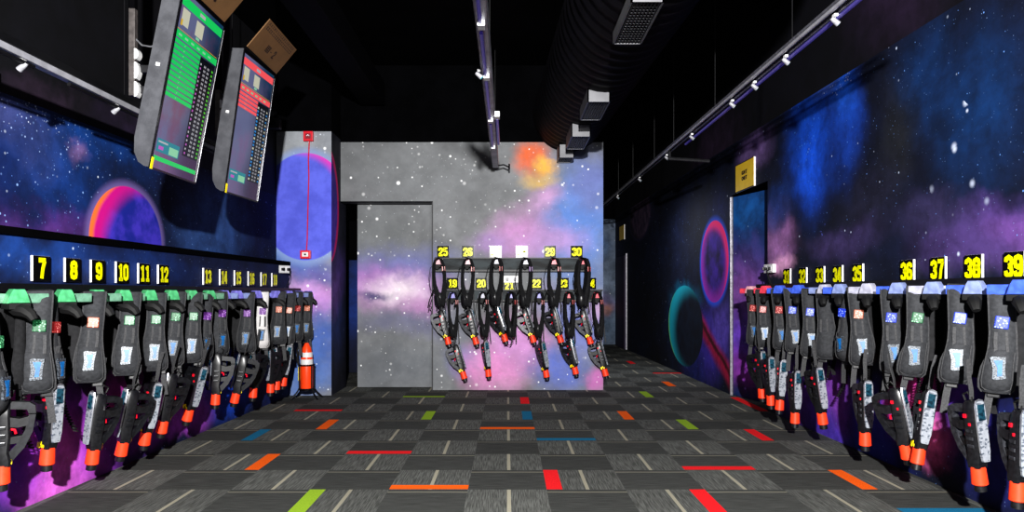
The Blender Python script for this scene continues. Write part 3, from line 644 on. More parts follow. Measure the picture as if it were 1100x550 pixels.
for i, (x, y, c, yw, body) in enumerate(VL):
    d = d_left(x, 2.945-.30); p = at(x, y, d)
    rz = face_cam(p.x, p.y, .92, yw)
    loc = p - Matrix.Rotation(rz, 3, 'Z') @ Vector((.082, -.083, -.185)); loc.z = 1.232 + .008*math.sin(i*2.3) if i else 1.17
    sw = {'chest_light': LED[c]}
    lab = f'black padded vest with {c} chest light on left rack, {ORD[i]} from camera end'
    if body: sw.update(front_panel=fabric_grey, pocket=fabric_grey); lab = 'pale grey vest, the only light one among the black vests on the left rack'
    dup(vL, loc, (R(random.uniform(-2, 2)), R(random.uniform(-2, 2)), rz), lab, 'vests on the left rack', sw, (), (1, 1, .92))
drop_proto(vL); drop_proto(vLs[0])
# right rack: same handedness reversed (hook right of the strip)
vR = vest_proto(-1); vRl = vest_proto(-1, .03)
VR = [(1079,342,'blue',0,1),(1034,339.5,'blue',0,1),(989,335,'green',4,1),(957.5,344,'blue',-6,0),(922,342,'orange',0,0),(902.5,331,'blue',-48,0),(885,332,None,-12,0),(871,334,'blue',0,0),(851,339,'blue',0,0),(836,332,'red',-8,0),(820,333,'red',0,0),(808.6,331,'red',-12,0)]
for i, (x, y, c, yw, lean) in enumerate(VR):
    d = d_right(x, 2.87-.30); p = at(x, y, d)
    rz = face_cam(p.x, p.y, .92, yw)
    loc = p - Matrix.Rotation(rz, 3, 'Z') @ Vector((-.082, -.083, -.185)); loc.z = 1.262 + .008*math.sin(i*1.7)
    if c: lab = f'black padded vest with {c} chest light on right rack, {ORD[i]} from camera end'; dr_ = ()
    else: lab = 'plain black vest without a chest light on the right rack, below plate 34'; dr_ = ('chest_light', 'badge')
    dup(vRl if lean else vR, loc, (R(random.uniform(-2, 2)), R(random.uniform(-2, 2))+(R(5) if lean else 0), rz), lab, 'vests on the right rack', {'chest_light': LED[c or 'blue']}, dr_, (1, 1, .92))
drop_proto(vR); drop_proto(vRl)

# vests on the back wall hang edge-on: two strands from the hook that meet in a lump
def side_vest_proto():
    t = thing('laser_tag_vest', 'vest', 'vest')
    def strand(pts, w, th):
        m = MB(); pts = [Vector(q) for q in pts]; secs = []
        for (x, y, z), ww in zip(pts, w):
            ww *= .8; secs.append([(x-ww/2, y-th/2, z), (x, y-th*.62, z), (x+ww/2, y-th/2, z), (x+ww/2, y+th/2, z), (x-ww/2, y+th/2, z)])
        return m.loft(secs)
    strand([(.02, 0, .02), (-.03, -.01, .0), (-.055, -.01, -.08), (-.06, -.01, -.2), (-.055, -.01, -.32), (-.03, -.015, -.42), (.0, -.02, -.5), (.02, -.02, -.58)], [.03, .04, .045, .05, .06, .08, .09, .06], .15).build('back_panel', fabric_dk, t, True)
    fp = strand([(-.02, 0, .03), (.045, -.01, .015), (.075, -.01, -.06), (.085, -.01, -.18), (.08, -.01, -.3), (.07, -.015, -.4), (.05, -.02, -.5), (.05, -.02, -.60)], [.03, .045, .05, .055, .06, .085, .09, .05], .16).build('front_panel', fabric_dk, t, True)
    MB().box((.055, -.10, -.15), (.1, -.085, -.09), bev=.004).build('chest_light', LED['red'], t)
    m = MB(); m.lathe([(.0, .0), (.05, -.01), (.075, -.06), (.07, -.13), (.045, -.18), (0, -.2)], 10, 0, Matrix.Translation((.0, -.05, -.42)) @ Matrix.Diagonal((1, .8, 1, 1))); m.build('chest_unit', gunbody, t, True)
    m = MB(); m.ribbon([(-.05, -.03, -.34), (-.1, -.04, -.44), (-.14, -.04, -.54), (-.16, -.04, -.62)], .03, .006, (.3, 1, 0)); m.ribbon([(-.15, -.04, -.58), (-.11, -.05, -.61), (-.13, -.05, -.66)], .02, .006, (.3, 1, 0)); m.build('waist_strap', rubber, t)
    m = MB(); m.ribbon([(.1, -.03, -.42), (.105, -.03, -.55), (.115, -.03, -.68)], .018, .004, (1, .2, 0)); m.ribbon([(.0, -.03, -.55), (.03, -.03, -.64), (.02, -.03, -.72)], .016, .004, (1, .2, 0)); m.build('side_strap', webbing, t)
    MB().tube([(-.03, -.02, -.05), (-.1, -.04, -.1), (-.13, -.05, -.25), (-.11, -.05, -.38), (-.05, -.03, -.46)], .004, 5).build('cable', rubber, t, True)
    MB().tube([(.02, -.02, -.58), (.06, -.03, -.66), (.0, -.03, -.72), (-.06, -.03, -.7)], .006, 5).build('coil_cord', rubber, t, True)
    return t
sv = side_vest_proto()
for i, (x, y, c) in enumerate(HB):
    if i >= 6 and i == 8: pass
    p = at(x, y, YB-.19); p.z += .02
    up = i < 6
    lab = f'black vest hanging edge-on from the {"upper" if up else "lower"} back rail, {ORD[i % 6]} from the left'
    dup(sv, p, (0, R(random.uniform(-3, 3)), R(random.uniform(-12, 12))), lab, 'vests on the back wall', {'chest_light': LED['red' if i != 3 else 'magenta']}, (), (.92, 1, .96) if up else (.72, 1, .9))
drop_proto(sv)

# ================================================================ PHASERS
screen_mat = NB('phaser_screen'); _c = screen_mat.voro(screen_mat.vec('MULTIPLY', screen_mat.co(), (1, 30, 60)), 1.0, 'Color')
screen_mat = screen_mat.set(Base_Color=lin('#0a1a22'), Roughness=.2, Emission_Color=screen_mat.mix(screen_mat.xyz(_c)[0], lin('#0d2c3c'), lin('#3a7c94')), Emission_Strength=.5)
plate_mat = NB('phaser_decal'); _c = plate_mat.voro(plate_mat.vec('MULTIPLY', plate_mat.co(), (1, 60, 130)), 1.0, 'Color'); _n = plate_mat.noise(plate_mat.co(), 60, 4)
plate_mat = plate_mat.set(Base_Color=plate_mat.mix(plate_mat.rng(plate_mat.xyz(_c)[0], .72, .82), plate_mat.mix(_n, lin('#777b83'), lin('#a8acb4')), lin('#5a606a')), Roughness=.3, Metallic=.1)
def phaser_proto(lt=False):
    """Muzzle down along -z, top plate faces +x, grip loop on -x. Origin at the butt."""
    t = thing('laser_tag_phaser', 'phaser', 'phaser'); fr = gunframe_lt if lt else gunframe
    m = MB()
    def ring(x0, x1, w, z, dz=0): return [(x0, -w*.7, z), (x0+.01, -w, z), (x1-.012, -w, z), (x1, -w*.75, z), (x1, w*.75, z), (x1-.012, w, z), (x0+.01, w, z), (x0, w*.7, z)]
    m.loft([ring(-.01, .04, .02, .0), ring(-.02, .05, .03, -.02), ring(-.02, .055, .034, -.1), ring(-.025, .055, .034, -.2), ring(-.02, .052, .036, -.28), ring(-.03, .046, .036, -.32), ring(-.03, .04, .034, -.35)])
    bd = m.build('body', gunbody, t, True)
    for zz in (-.15, -.19, -.23):
        MB().box((-.005, -.039, zz-.012), (.035, .039, zz+.006), bev=.003).build('side_vent', fr, bd)
    # loop guard + grip
    m = MB()
    m.prism([(-.01, -.02, -.02), (-.10, -.02, -.028), (-.125, -.02, -.045), (-.13, -.02, -.09), (-.10, -.02, -.09), (-.09, -.02, -.065), (-.01, -.02, -.06)], (0, .04, 0))
    m.prism([(-.13, -.02, -.085), (-.118, -.02, -.18), (-.085, -.02, -.26), (-.02, -.02, -.345), (-.01, -.02, -.29), (-.055, -.02, -.235), (-.085, -.02, -.17), (-.10, -.02, -.085)], (0, .04, 0))
    m.build('hand_guard', fr, t)
    MB().prism([(-.01, -.024, -.10), (-.06, -.024, -.11), (-.10, -.024, -.10), (-.10, -.024, -.145), (-.055, -.024, -.155), (-.01, -.024, -.15)], (0, .048, 0)).build('grip', gunbody, t)
    MB().prism([(-.01, -.018, -.205), (-.085, -.018, -.195), (-.07, -.018, -.235), (-.01, -.018, -.24)], (0, .036, 0)).build('fore_grip', gunbody, t)
    m = MB(); m.tube([(-.02, 0, -.165), (-.04, 0, -.17), (-.045, 0, -.19)], .007, 6); m.build('trigger', red, t, True)
    # top plate: rounded slab
    pr = []
    for a in range(0, 181, 20): pr.append((.056, .026*math.cos(R(a)), -.012+.018*math.sin(R(a))))
    pr += [(.056, -.029, -.10), (.056, -.027, -.26), (.056, -.02, -.31), (.056, .02, -.31), (.056, .027, -.26), (.056, .029, -.10)]
    tp = MB().prism(pr, (.014, 0, 0)).build('top_plate', plate_mat, t)
    MB().box((.069, -.020, -.095), (.073, .020, -.012), bev=.0015).build('display', screen_mat, tp)
    m = MB(); m.tube([(.064, .028, -.26), (.064, .030, -.10), (.064, .029, -.02), (.064, .02, .006), (.064, 0, .012), (.064, -.02, .006), (.064, -.029, -.02), (.064, -.030, -.10), (.064, -.028, -.26)], .005, 6); m.build('plate_rim', silver, tp, True)
    # muzzle
    m = MB(); Mz = Matrix.Translation((.008, 0, 0))
    m.lathe([(0, -.345), (.036, -.345), (.036, -.352), (.0395, -.436), (.036, -.44), (.03, -.44), (.028, -.40), (0, -.40)], 18, 0, Mz); mz = m.build('muzzle', orange, t, True)
    m = MB(); m.lathe([(0, -.41), (.027, -.41), (.029, -.475), (.022, -.478), (0, -.478)], 14, 0, Mz); m.build('muzzle_cap', gunbody, mz, True)
    m = MB(); m.box((-.03, -.0375, -.345), (-.012, -.030, -.315)); m.box((.0, -.0385, -.34), (.02, -.03, -.325)); m.box((-.01, -.0385, -.325), (.004, -.03, -.308)); m.box((-.034, -.02, -.34), (-.028, .02, -.315)); m.build('warning_sticker', yellow, t)
    MB().box((-.008, -.041, -.085), (.008, -.032, -.065)).build('indicator', red, t); MB().box((.02, -.041, -.125), (.03, -.032, -.11)).build('indicator', red, t)
    m = MB(); m.tube([(.02, 0, .0), (.02, .0, .02), (.0, 0, .045), (-.03, 0, .03), (-.02, 0, .0)], .006, 6); m.build('hanging_ring', rubber, t, True)
    m = MB(); m.ribbon([(.02, 0, .01), (.025, 0, .06), (.02, .0, .14), (.02, .01, .22)], .026, .004, (0, 1, 0)); m.build('tether', webbing, t)
    return t
MUZ = Vector((.008, 0, -.395))
pp = phaser_proto(); ppl = phaser_proto(True)
def place_phaser(proto, P, yaw, lean, pitch, label, group, drop=()):
    M = Matrix.Rotation(R(lean), 3, 'Y') @ Matrix.Rotation(R(pitch), 3, 'X') @ Matrix.Rotation(R(yaw), 3, 'Z')
    dup(proto, P - M @ MUZ, M.to_euler(), label, group, None, drop)
# lean>0: muzzle swings towards the left of the picture
GLf = [(2,510,-150,2,'p'),(51,490,-20,4,'b'),(99.5,490.5,-120,8,'p'),(131,482,-125,12,'p'),(156,471,-40,10,'b'),(174.5,458.5,-125,12,'p'),(202,446,-30,14,'b'),(231.5,429,200,4,'b'),(252.7,427.5,-160,14,'b'),(272,422,-115,6,'p'),(290.5,417,-110,2,'p'),(297,414,-120,4,'p'),(304.5,410,-60,8,'b')]
for i, (x, y, yaw, lean, k) in enumerate(GLf):
    d = d_left(x, 2.945-.25); P = at(x, y, d)
    place_phaser(pp, P, yaw, lean, 0, f'black phaser with orange muzzle hanging under the left rack, {ORD[i]} from the camera end', 'phasers under the left rack', ('tether',) if i in (0,) else ())
GRt = [(1093.6,528,-92,1),(1051.7,511,-78,-7),(986.3,490,-100,9),(973.8,485,-50,-12),(929.3,471.5,-90,-1),(883.3,449.5,-80,-8),(854,449,-90,1),(837.5,435,-98,4),(828,430,-84,-3),(818.5,422.5,-60,-5)]
for i, (x, y, yaw, lean) in enumerate(GRt):
    d = d_right(x, 2.87-.34); P = at(x, y, d)
    place_phaser(ppl if i in (0, 1, 4) else pp, P, yaw, lean, 0, f'orange-tipped phaser with pale top plate under the right rack, {ORD[i]} from camera end', 'phasers under the right rack', () if i == 2 else ('warning_sticker',))
GB = [(481,366,0,-15),(511,366,-6,-15),(542,363,-28,-18),(572.4,364,0,-18),(602,364,-20,-16),(633.8,365.6,-10,-16),
      (498,403,0,-17),(524.5,400.6,-70,-6),(586.8,401.4,-60,-10),(618,398,-35,-13),(650,400,-8,-15)]
for i, (x, y, yaw, lean) in enumerate(GB):
    P = at(x, y, YB-.20 if i < 6 else YB-.16)
    place_phaser(ppl, P, yaw, lean, 0, f'tilted phaser with orange muzzle, {"upper" if i < 6 else "lower"} row on the back wall, {ORD[i if i < 6 else i-6]} from left', 'phasers on the back wall')
drop_proto(pp); drop_proto(ppl)

# ================================================================ SCOREBOARD TELEVISIONS
def em(name, c, s=.6):
    return plain('screen_'+name, tuple(q*.15 for q in lin(c)), .25, 0, .06, 5, emis=c, es=s*1.35)
def screen_bg(name, kind):
    nb = NB('screen_bg_'+name); o = nb.xyz(nb.co())
    u = nb.math('ADD', nb.math('DIVIDE', o[0], .62), .5); v = nb.math('SUBTRACT', .5, nb.math('DIVIDE', o[2], 1.10))
    n = nb.noise(nb.co(), 3.0, 4)
    c = nb.mix(nb.rng(u, .3, 1.0), lin('#6a6f92'), lin('#12203c'))
    c = nb.mix(nb.math('MULTIPLY', nb.rng(v, .55, .95), nb.rng(u, .0, .9)), c, lin('#3a2348'))
    c = nb.mix(nb.math('MULTIPLY', nb.rng(n, .5, .7), .6), c, lin('#7a3a5a') if kind else lin('#7a5a86'))
    c = nb.mix(nb.math('MULTIPLY', nb.rng(v, .25, .0), nb.rng(u, .35, .9)), c, lin('#0f4260'))
    nb.set(Base_Color=(.01, .01, .015), Roughness=.12, Emission_Color=c); nb.b.inputs['Emission Strength'].default_value = .75
    return nb.m
def casing_mat():
    nb = NB('tv_casing'); n = nb.noise(nb.co(), 9, 5, .65); g = nb.noise(nb.co(), 120, 2)
    nb.set(Base_Color=nb.mix(nb.rng(n, .35, .65), lin('#36373c'), lin('#47484d')), Roughness=.6); nb.bump(g, .3, .002); return nb.m
tvc = casing_mat()
def television(loc, rot, accent_c, rows, label, kind):
    W, Hh = .62, 1.10
    t = thing('television', label, 'television', loc, rot)
    z0, z1 = -Hh/2, Hh/2
    # casing: side profile in (y,z) swept along x
    prof = [(0, z0-.004), (0, z1+.03), (.11, z1+.02), (.12, z0+.16), (.105, z0+.07), (.07, z0+.015), (.03, z0-.004)]
    MB().prism([(-W/2-.012, y+.001, z) for y, z in prof], (W+.024, 0, 0)).build('casing', tvc, t)
    m = MB(); b = .012
    m.box((-W/2-b, -.008, z0-b), (W/2+b, .004, z0)); m.box((-W/2-b, -.008, z1), (W/2+b, .004, z1+b*2.4)); m.box((-W/2-b, -.008, z0), (-W/2, .004, z1)); m.box((W/2, -.008, z0), (W/2+b, .004, z1))
    bz = m.build('bezel', plain('gloss_black_bezel', '#09090d', .2, 0, .1), t)
    m = MB(); m.box((W/2+b-.004, -.0095, z0), (W/2+b, -.007, z1-.02)); m.build('bezel_edge', silver, bz)
    MB().box((-W/2-b-.001, -.010, z0-b), (-W/2+.012, -.007, z0+.06)).build('energy_sticker', yellow, t)
    MB().quad((-W/2, -.002, z0), (W/2, -.002, z0), (W/2, -.002, z1), (-W/2, -.002, z1)).build('screen', screen_bg('green' if kind else 'red', kind), t)
    def Q(m, s0, s1, t0, t1, mi=0, y=-.0032): m.quad((-W/2+s0*W, y, z1-t1*Hh), (-W/2+s1*W, y, z1-t1*Hh), (-W/2+s1*W, y, z1-t0*Hh), (-W/2+s0*W, y, z1-t0*Hh), mi)
    mats = [em(accent_c[0], accent_c[1], .62), em('cream', '#c8c8b4', .5), em('white', '#d8d8e0', .30), em('gold', '#d8b02a', .5), em('teal', '#2a8a96', .5), em('pinkish', '#c060c0', .5),
            em('lime', '#5ac83a', .5), em('dark', '#0b1420', .4), em('cyan', '#2a8ad0', .5), em('paleline', '#8fd0a8' if kind else '#e0a0a0', .5)]
    m = MB()
    Q(m, .02, .99, .025, .075); Q(m, .42, .55, .04, .06, 2, -.004)
    Q(m, .06, .22, .085, .178, 1); Q(m, .055, .09, .15, .185, 3, -.004); Q(m, .38, .56, .092, .178, 1); Q(m, .42, .50, .182, .197, 9)
    Q(m, .0, .97, .2065, .210, 3); Q(m, .0, .99, .216, .256)
    for k in range(6): Q(m, .06+.14*k, .13+.14*k, .23, .242, 9, -.004)
    for k in range(rows): Q(m, .0, .60, .266+.030*k, .288+.030*k); Q(m, .22, .24, .274+.03*k, .280+.03*k, 9, -.004)
    Q(m, .60, .97, .266, .87, 7, -.0028)
    for k in range(22):
        tt = .30+k*.026
        if kind: Q(m, .625, .655, tt, tt+.012, 5 if k % 2 else 2)
        else: Q(m, .61, .66, tt, tt+.015, 8 if k % 3 else 1)
        for c_ in range(2):
            Q(m, .72+c_*.085, .735+c_*.085, tt, tt+.015, 2); Q(m, .75+c_*.085, .765+c_*.085, tt, tt+.015, 2); Q(m, .72+c_*.085, .765+c_*.085, tt+.006, tt+.009, 2, -.004)
        Q(m, .91, .95, tt, tt+.012, 6 if kind else (8 if k % 2 else 1))
    Q(m, .04, .52, .83, .905, 4); Q(m, .06, .26, .842, .852, 2, -.004); Q(m, .3, .50, .855, .9, 9, -.004); Q(m, .08, .18, .87, .89, 5, -.004)
    if kind: Q(m, .02, .98, .93, .955); Q(m, .0, .02, .90, .935, 2)
    m.build('screen_picture', mats, t)
    MB().box((-W/2-.013, .05, .06), (-W/2-.011, .075, .08)).build('casing_latch', white, t)
    return t
television((-2.079, 4.693, 2.558), (.186, 0, 1.576), ('green', '#1fc060'), 11, 'nearer wall television in portrait showing green score rows', 1)
television((-2.132, 5.969, 2.593), (.140, 0, 1.520), ('red', '#e85a60'), 4, 'farther wall television in portrait showing red score rows', 0)
# brown card signs on top of the televisions
card = plain('brown_card', '#6e5030', .7, 0, .1, 6)
ink = plain('dark_ink', '#2e1c14', .7)
def card_sign(X0, z0, ya, yb, label, num):
    h = .285; t = thing('card_sign', label, 'sign', (X0, (ya+yb)/2, z0), (R(40), 0, R(90)))
    w = (yb-ya)
    MB().box((-w/2, 0, 0), (w/2, .008, h)).build('card', card, t)
    m = MB(); rnd = random.Random(3)
    for zz, hh, n in ((h-.035, .022, 16), (h-.078, .03, 18)):
        for k in range(n):
            x = -w*.44+k*w*.88/n; ww = w*.88/n*.62
            m.box((x, -.001, zz), (x+ww, 0, zz+hh*.22)); m.box((x, -.001, zz+hh*.7), (x+ww, 0, zz+hh*.9)); m.box((x+ww*rnd.random()*.6, -.001, zz), (x+ww*.3+ww*rnd.random()*.4, 0, zz+hh))
    x = -.10
    for k in range(4): m.box((x, -.001, .075+k*.016), (x+.075, 0, .083+k*.016))
    for k in range(3): m.box((x+k*.03, -.001, .072), (x+.012+k*.03, 0, .135))
    m.box((x+.1, -.001, .098), (x+.125, 0, .106))
    numerals(m, num, .075, lambda a, b: (a+.085, -.001, b+.105), .62, .2)
    m.build('lettering', ink, t)
card_sign(-2.07, 3.205, 5.72, 6.44, 'brown card sign with dark lettering above the farther television', '2')
card_sign(-1.985, 3.125, 4.32, 5.02, 'brown card sign with dark lettering above the nearer television', '1')
# ceiling poles with swivel arms holding the televisions
def tv_pole(x, y, ztop, zbot, tx, label):
    t = thing('ceiling_mount', label, 'mount', (x, y, 0))
    MB().box((-.022, -.022, zbot), (.022, .022, ztop), bev=.004).build('pole', plain('grey_pole', '#55504f', .5, .3), t)
    MB().box((-.09, -.09, ZC-.02), (.09, .09, ZC)).build('ceiling_plate', blackmetal, t)
    MB().box((-.02, -.02, ztop-.01), (.02, .02, ZC-.02)).build('drop_rod', black, t)
    for k, zz in enumerate((zbot+.16, zbot+.02)):
        MB().box((.0, .0, zz), (tx-x, .045, zz+.05), bev=.006).build('arm', plain('dark_arm', '#232326', .5, .3), t)
    m = MB()
    for z0, z1 in ((zbot-.01, zbot+.09), (zbot+.11, zbot+.22), (zbot+.24, zbot+.31)):
        n = 8; zz = [z0+(z1-z0)*q/n for q in range(n+1)]
        m.prism([(.022, -.03, zz[0])]+[(.022+.03*math.sin(math.pi*(q+.5)/(n+1))**.5, -.03, zz[q]) for q in range(n+1)]+[(.022, -.03, zz[-1])], (0, .05, 0))
    m.build('cable_clip', white, t)
    m = MB(); m.tube([(.02, 0, zbot+.38), (.06, .0, zbot+.34), (.12, 0, zbot+.33), (.2, 0, zbot+.36), (tx-x, .05, zbot+.38)], .006, 6); m.build('cable', grey, t, True)
tv_pole(-2.50, 4.80, 3.14, 2.56, -2.2, 'grey pole with white clips holding the nearer television')
tv_pole(-2.50, 6.22, 3.0, 2.60, -2.24, 'grey pole with white clips holding the farther television')

# ================================================================ LIGHTING RAILS AND SPOTS
uv = plain('violet_tube', '#4a4480', .3, 0, .1, 8, emis='#5a48c8', es=.12)
tubegrey = plain('painted_tube', '#b4b4bc', .4, .4, .15, 12)
def track_spot(loc, rz, label, group, aim=0.0, lens='white'):
    t = thing('track_spotlight', label, 'spotlight', loc, (0, 0, rz), group)
    MB().box((-.02, -.03, -.03), (.02, .03, .0), bev=.004).build('clamp', white, t)
    m = MB(); m.tube([(0, -.0, -.02), (0, -.0, -.06)], .006, 6); m.build('yoke', grey, t)
    T = Matrix.Translation((0, 0, -.075)) @ Matrix.Rotation(R(50), 4, 'Y')
    m = MB(); m.lathe([(.0, .05), (.018, .05), (.024, .03), (.03, -.04), (.028, -.045), (.0, -.03)], 12, 0, T); m.build('lamp_head', plain('spot_grey', '#8e8e94', .45), t, True); t.scale = (.55, .55, .55)
    m = MB(); m.lathe([(.0, -.0455), (.026, -.0455), (.0, -.05)], 12, 0, T); m.build('lens', plain('teal_lens', '#4ac8d0', .2, emis='#3ac0d0', es=.5), t)
# left rail
t = thing('lighting_rail', 'long pale lighting rail along the left wall behind the televisions', 'lighting rail')
m = MB(); m.box((-2.475, 2.2, 2.425), (-2.425, 6.9, 2.46), bev=.006); m.build('rail', tubegrey, t)
m = MB(); m.box((-2.48, 2.2, 2.46), (-2.42, 6.9, 2.50)); m.build('rail_channel', blackmetal, t)
for k in range(3):
    m = MB(); m.tube([(-2.44, 2.5+1.5*k, 2.41), (-2.44, 3.7+1.5*k, 2.41)], .012, 8); m.build('dark_tube', blackmetal, t)
for yy in (2.9, 4.6, 6.4):
    m = MB(); m.tube([(-2.45, yy, 2.49), (-2.45, yy, ZC)], .004, 5); m.build('suspension_wire', blackmetal, t)
def on_left(x): return (2.45)*F/(CX-x)
track_spot((-2.45, on_left(24), 2.43), R(0), 'white spotlight near the camera end of the left lighting rail', 'spotlights on the left rail')
track_spot((-2.45, on_left(124.5), 2.43), R(0), 'white spotlight beside the nearer television on the left lighting rail', 'spotlights on the left rail')
tag(MB().box((XLU(4.0)+.005, 3.2, 2.47), (XLU(4.0)+.06, 4.1, 2.53), bev=.01).build('wall_strip_light', plain('dusky_strip', '#4c4048', .5)), 'dusky strip fitting on the upper left wall near the frame edge', 'light fitting')
# right truss
XT, ZTt = 1.85, 2.83
t = thing('lighting_truss', 'silver lighting truss with spotlights along the right wall', 'lighting truss')
for dx, dz in ((-.024, 0), (.024, 0), (0, .045)):
    m = MB(); m.tube([(XT+dx, 3.0, ZTt+dz), (XT+dx-.12, 16.5, ZTt+dz)], (.013 if dz == 0 else .011), 10); m.build('chord_tube', tubegrey if dx < 0 else plain('dull_tube', '#6c6c74', .45, .4), t, True)
yy = 3.2
while yy < 16:
    m = MB(); xx = XT-.12*(yy-3)/13.5; m.tube([(xx-.024, yy, ZTt), (xx, yy+.1, ZTt+.045), (xx+.024, yy+.2, ZTt)], .006, 6); m.build('cross_brace', grey, t); yy += .62
for x in (845, 765.5, 723, 703, 681, 666):
    dd_ = 1.8*F/(x-CX); m = MB(); m.tube([(XT-.12*(dd_-3)/13.5, dd_, ZTt+.04), (XT-.12*(dd_-3)/13.5, dd_, ZC)], .004, 5); m.build('suspension_wire', blackmetal, t)
m = MB(); m.tube([(XT+.01, 3.1, ZTt-.035), (XT+.01, 7.5, ZTt-.035)], .012, 8); m.build('violet_tube', uv, t)
m = MB(); m.tube([(XT-.06, 8.0, ZTt-.09), (XT+.4, 8.0, ZTt-.12)], .02, 8); m.tube([(XT-.04, 8.0, ZTt-.09), (XT-.04, 8.0, ZTt)], .012, 6); m.build('side_arm', plain('dark_arm', '#232326'), t)
for i, x in enumerate((897, 845, 812, 788.5, 746, 719.5, 691, 668)):
    dd_ = 1.84*F/(x-CX); xx = XT-.12*(dd_-3)/13.5
    track_spot((xx, dd_, ZTt-.018), R(180), f'small white spotlight on the right truss, {ORD[i]} from the camera end', 'spotlights on the right truss')
# centre tray
t = thing('cable_tray', 'narrow grey lighting tray with violet tubes hanging over the room centre', 'lighting tray')
XM = -.147
m = MB(); m.box((XM-.035, 2.9, 2.80), (XM+.035, 8.95, 2.806)); m.box((XM-.037, 2.9, 2.80), (XM-.033, 8.95, 2.88)); m.box((XM+.033, 2.9, 2.80), (XM+.037, 8.95, 2.90)); m.build('tray', plain('tray_grey', '#9a9ba2', .4, .4, .3, 6), t)
for a, b in ((3.0, 4.1), (4.25, 5.1), (5.2, 6.4), (6.55, 7.6)):
    m = MB(); m.tube([(XM-.008, a, 2.785), (XM-.008, b, 2.785)], .011, 8); m.build('violet_tube', uv, t, True)
    m = MB(); m.box((XM-.025, b-.02, 2.765), (XM+.02, b+.06, 2.80), bev=.006); m.build('tube_clip', white, t)
m = MB(); m.tube([(XM+.055, 6.4, 2.80), (XM+.055, 7.5, 2.80)], .014, 8); m.build('violet_tube', uv, t, True)
m = MB(); m.box((XM+.03, 6.3, 2.79), (XM+.08, 6.42, 2.84), bev=.006); m.build('tube_clip', white, t)
m = MB(); m.tube([(XM+.03, 8.85, 2.81), (XM+.1, 8.9, 2.83), (XM+.17, 8.9, 2.80)], .009, 6); m.tube([(XM+.17, 8.9, 2.84), (XM+.17, 8.9, 2.77)], .012, 6); m.build('end_bracket', blackmetal, t)
for yy in (3.4, 6.0, 8.6):
    m = MB(); m.tube([(XM, yy, 2.88), (XM, yy, ZC)], .004, 5); m.build('suspension_wire', blackmetal, t)
track_spot((XM-.05, 5.0, 2.80), R(180), 'small clip lamp on the side of the centre tray', 'tray lamps')

# ================================================================ DUCT AND GRILLES
duct_m = plain('black_duct', '#100f13', .6, 0, .25, 6, spec=.1)
m = MB(); secs = []; n = 40
A, B = Vector((1.02, 2.6, 3.50)), Vector((.78, 9.17, 3.50)); k = 0; steps = 190
ax = (B-A).normalized(); sd = ax.cross(Vector((0, 0, 1))).normalized()
for i in range(steps+1):
    u = i/steps; c = A.lerp(B, u); r = .445+.012*(1 if (i % 5) in (0, 1) else 0)
    secs.append([c+r*(math.cos(2*math.pi*j/n)*sd+math.sin(2*math.pi*j/n)*Vector((0, 0, 1))) for j in range(n)])
m.loft(secs)
duct = thing('air_duct', 'large black ribbed air duct with vents running under the ceiling to the back wall', 'duct'); m.build('duct_tube', duct_m, duct, True)
m = MB()
for yy in (3.0, 5.4, 7.6): m.box((.6, yy, 3.9), (.62, yy+.03, ZC)); m.box((1.2, yy, 3.9), (1.22, yy+.03, ZC))
m.build('hanger_strap', black, duct)
duct_grey = plain('duct_boot_grey', '#6a6a6e', .5, .2, .12, 6)
def grille(x0, x1, y0, y1, z, hgt, label):
    m = MB()
    m.box((x0, y0, z), (x1, y0+.012, z+hgt)); m.box((x0, y1-.012, z), (x1, y1, z+hgt)); m.box((x0, y0, z), (x0+.012, y1, z+hgt)); m.box((x1-.012, y0, z), (x1, y1, z+hgt)); m.box((x0, y0, z+hgt-.01), (x1, y1, z+hgt))
    t = m.build('air_grille', duct_grey, duct)
    m = MB(); nn = 9
    for k in range(1, nn): m.box((x0+(x1-x0)*k/nn-.003, y0+.01, z+.002), (x0+(x1-x0)*k/nn+.003, y1-.01, z+.014))
    yy = y0+.05
    while yy < y1-.02: m.box((x0+.01, yy-.002, z+.004), (x1-.01, yy+.002, z+.012)); yy += .045
    m.build('louvre', plain('grille_dark', '#3a3a3e', .5, .3), t)
    return t
grille(.735, .935, 4.28, 5.02, 2.98, .09, 'slatted air grille under the duct nearest the camera')
grille(.72, .925, 6.45, 7.15, 2.96, .17, 'boxed air vent under the duct, second from the camera')
grille(.69, .90, 7.75, 8.45, 2.93, .17, 'boxed air vent under the duct, third from the camera')
grille(.63, .82, 8.80, 9.15, 2.90, .17, 'boxed air vent at the duct end by the back wall')
tag(MB().box((-1.85, 5.4, 3.62), (-1.55, 9.1, 3.9), bev=.01).build('ceiling_beam', plain('near_black_beam', '#0a0a0e', .7, 0, spec=.05), None), 'dark square duct under the ceiling beyond the televisions', 'duct')

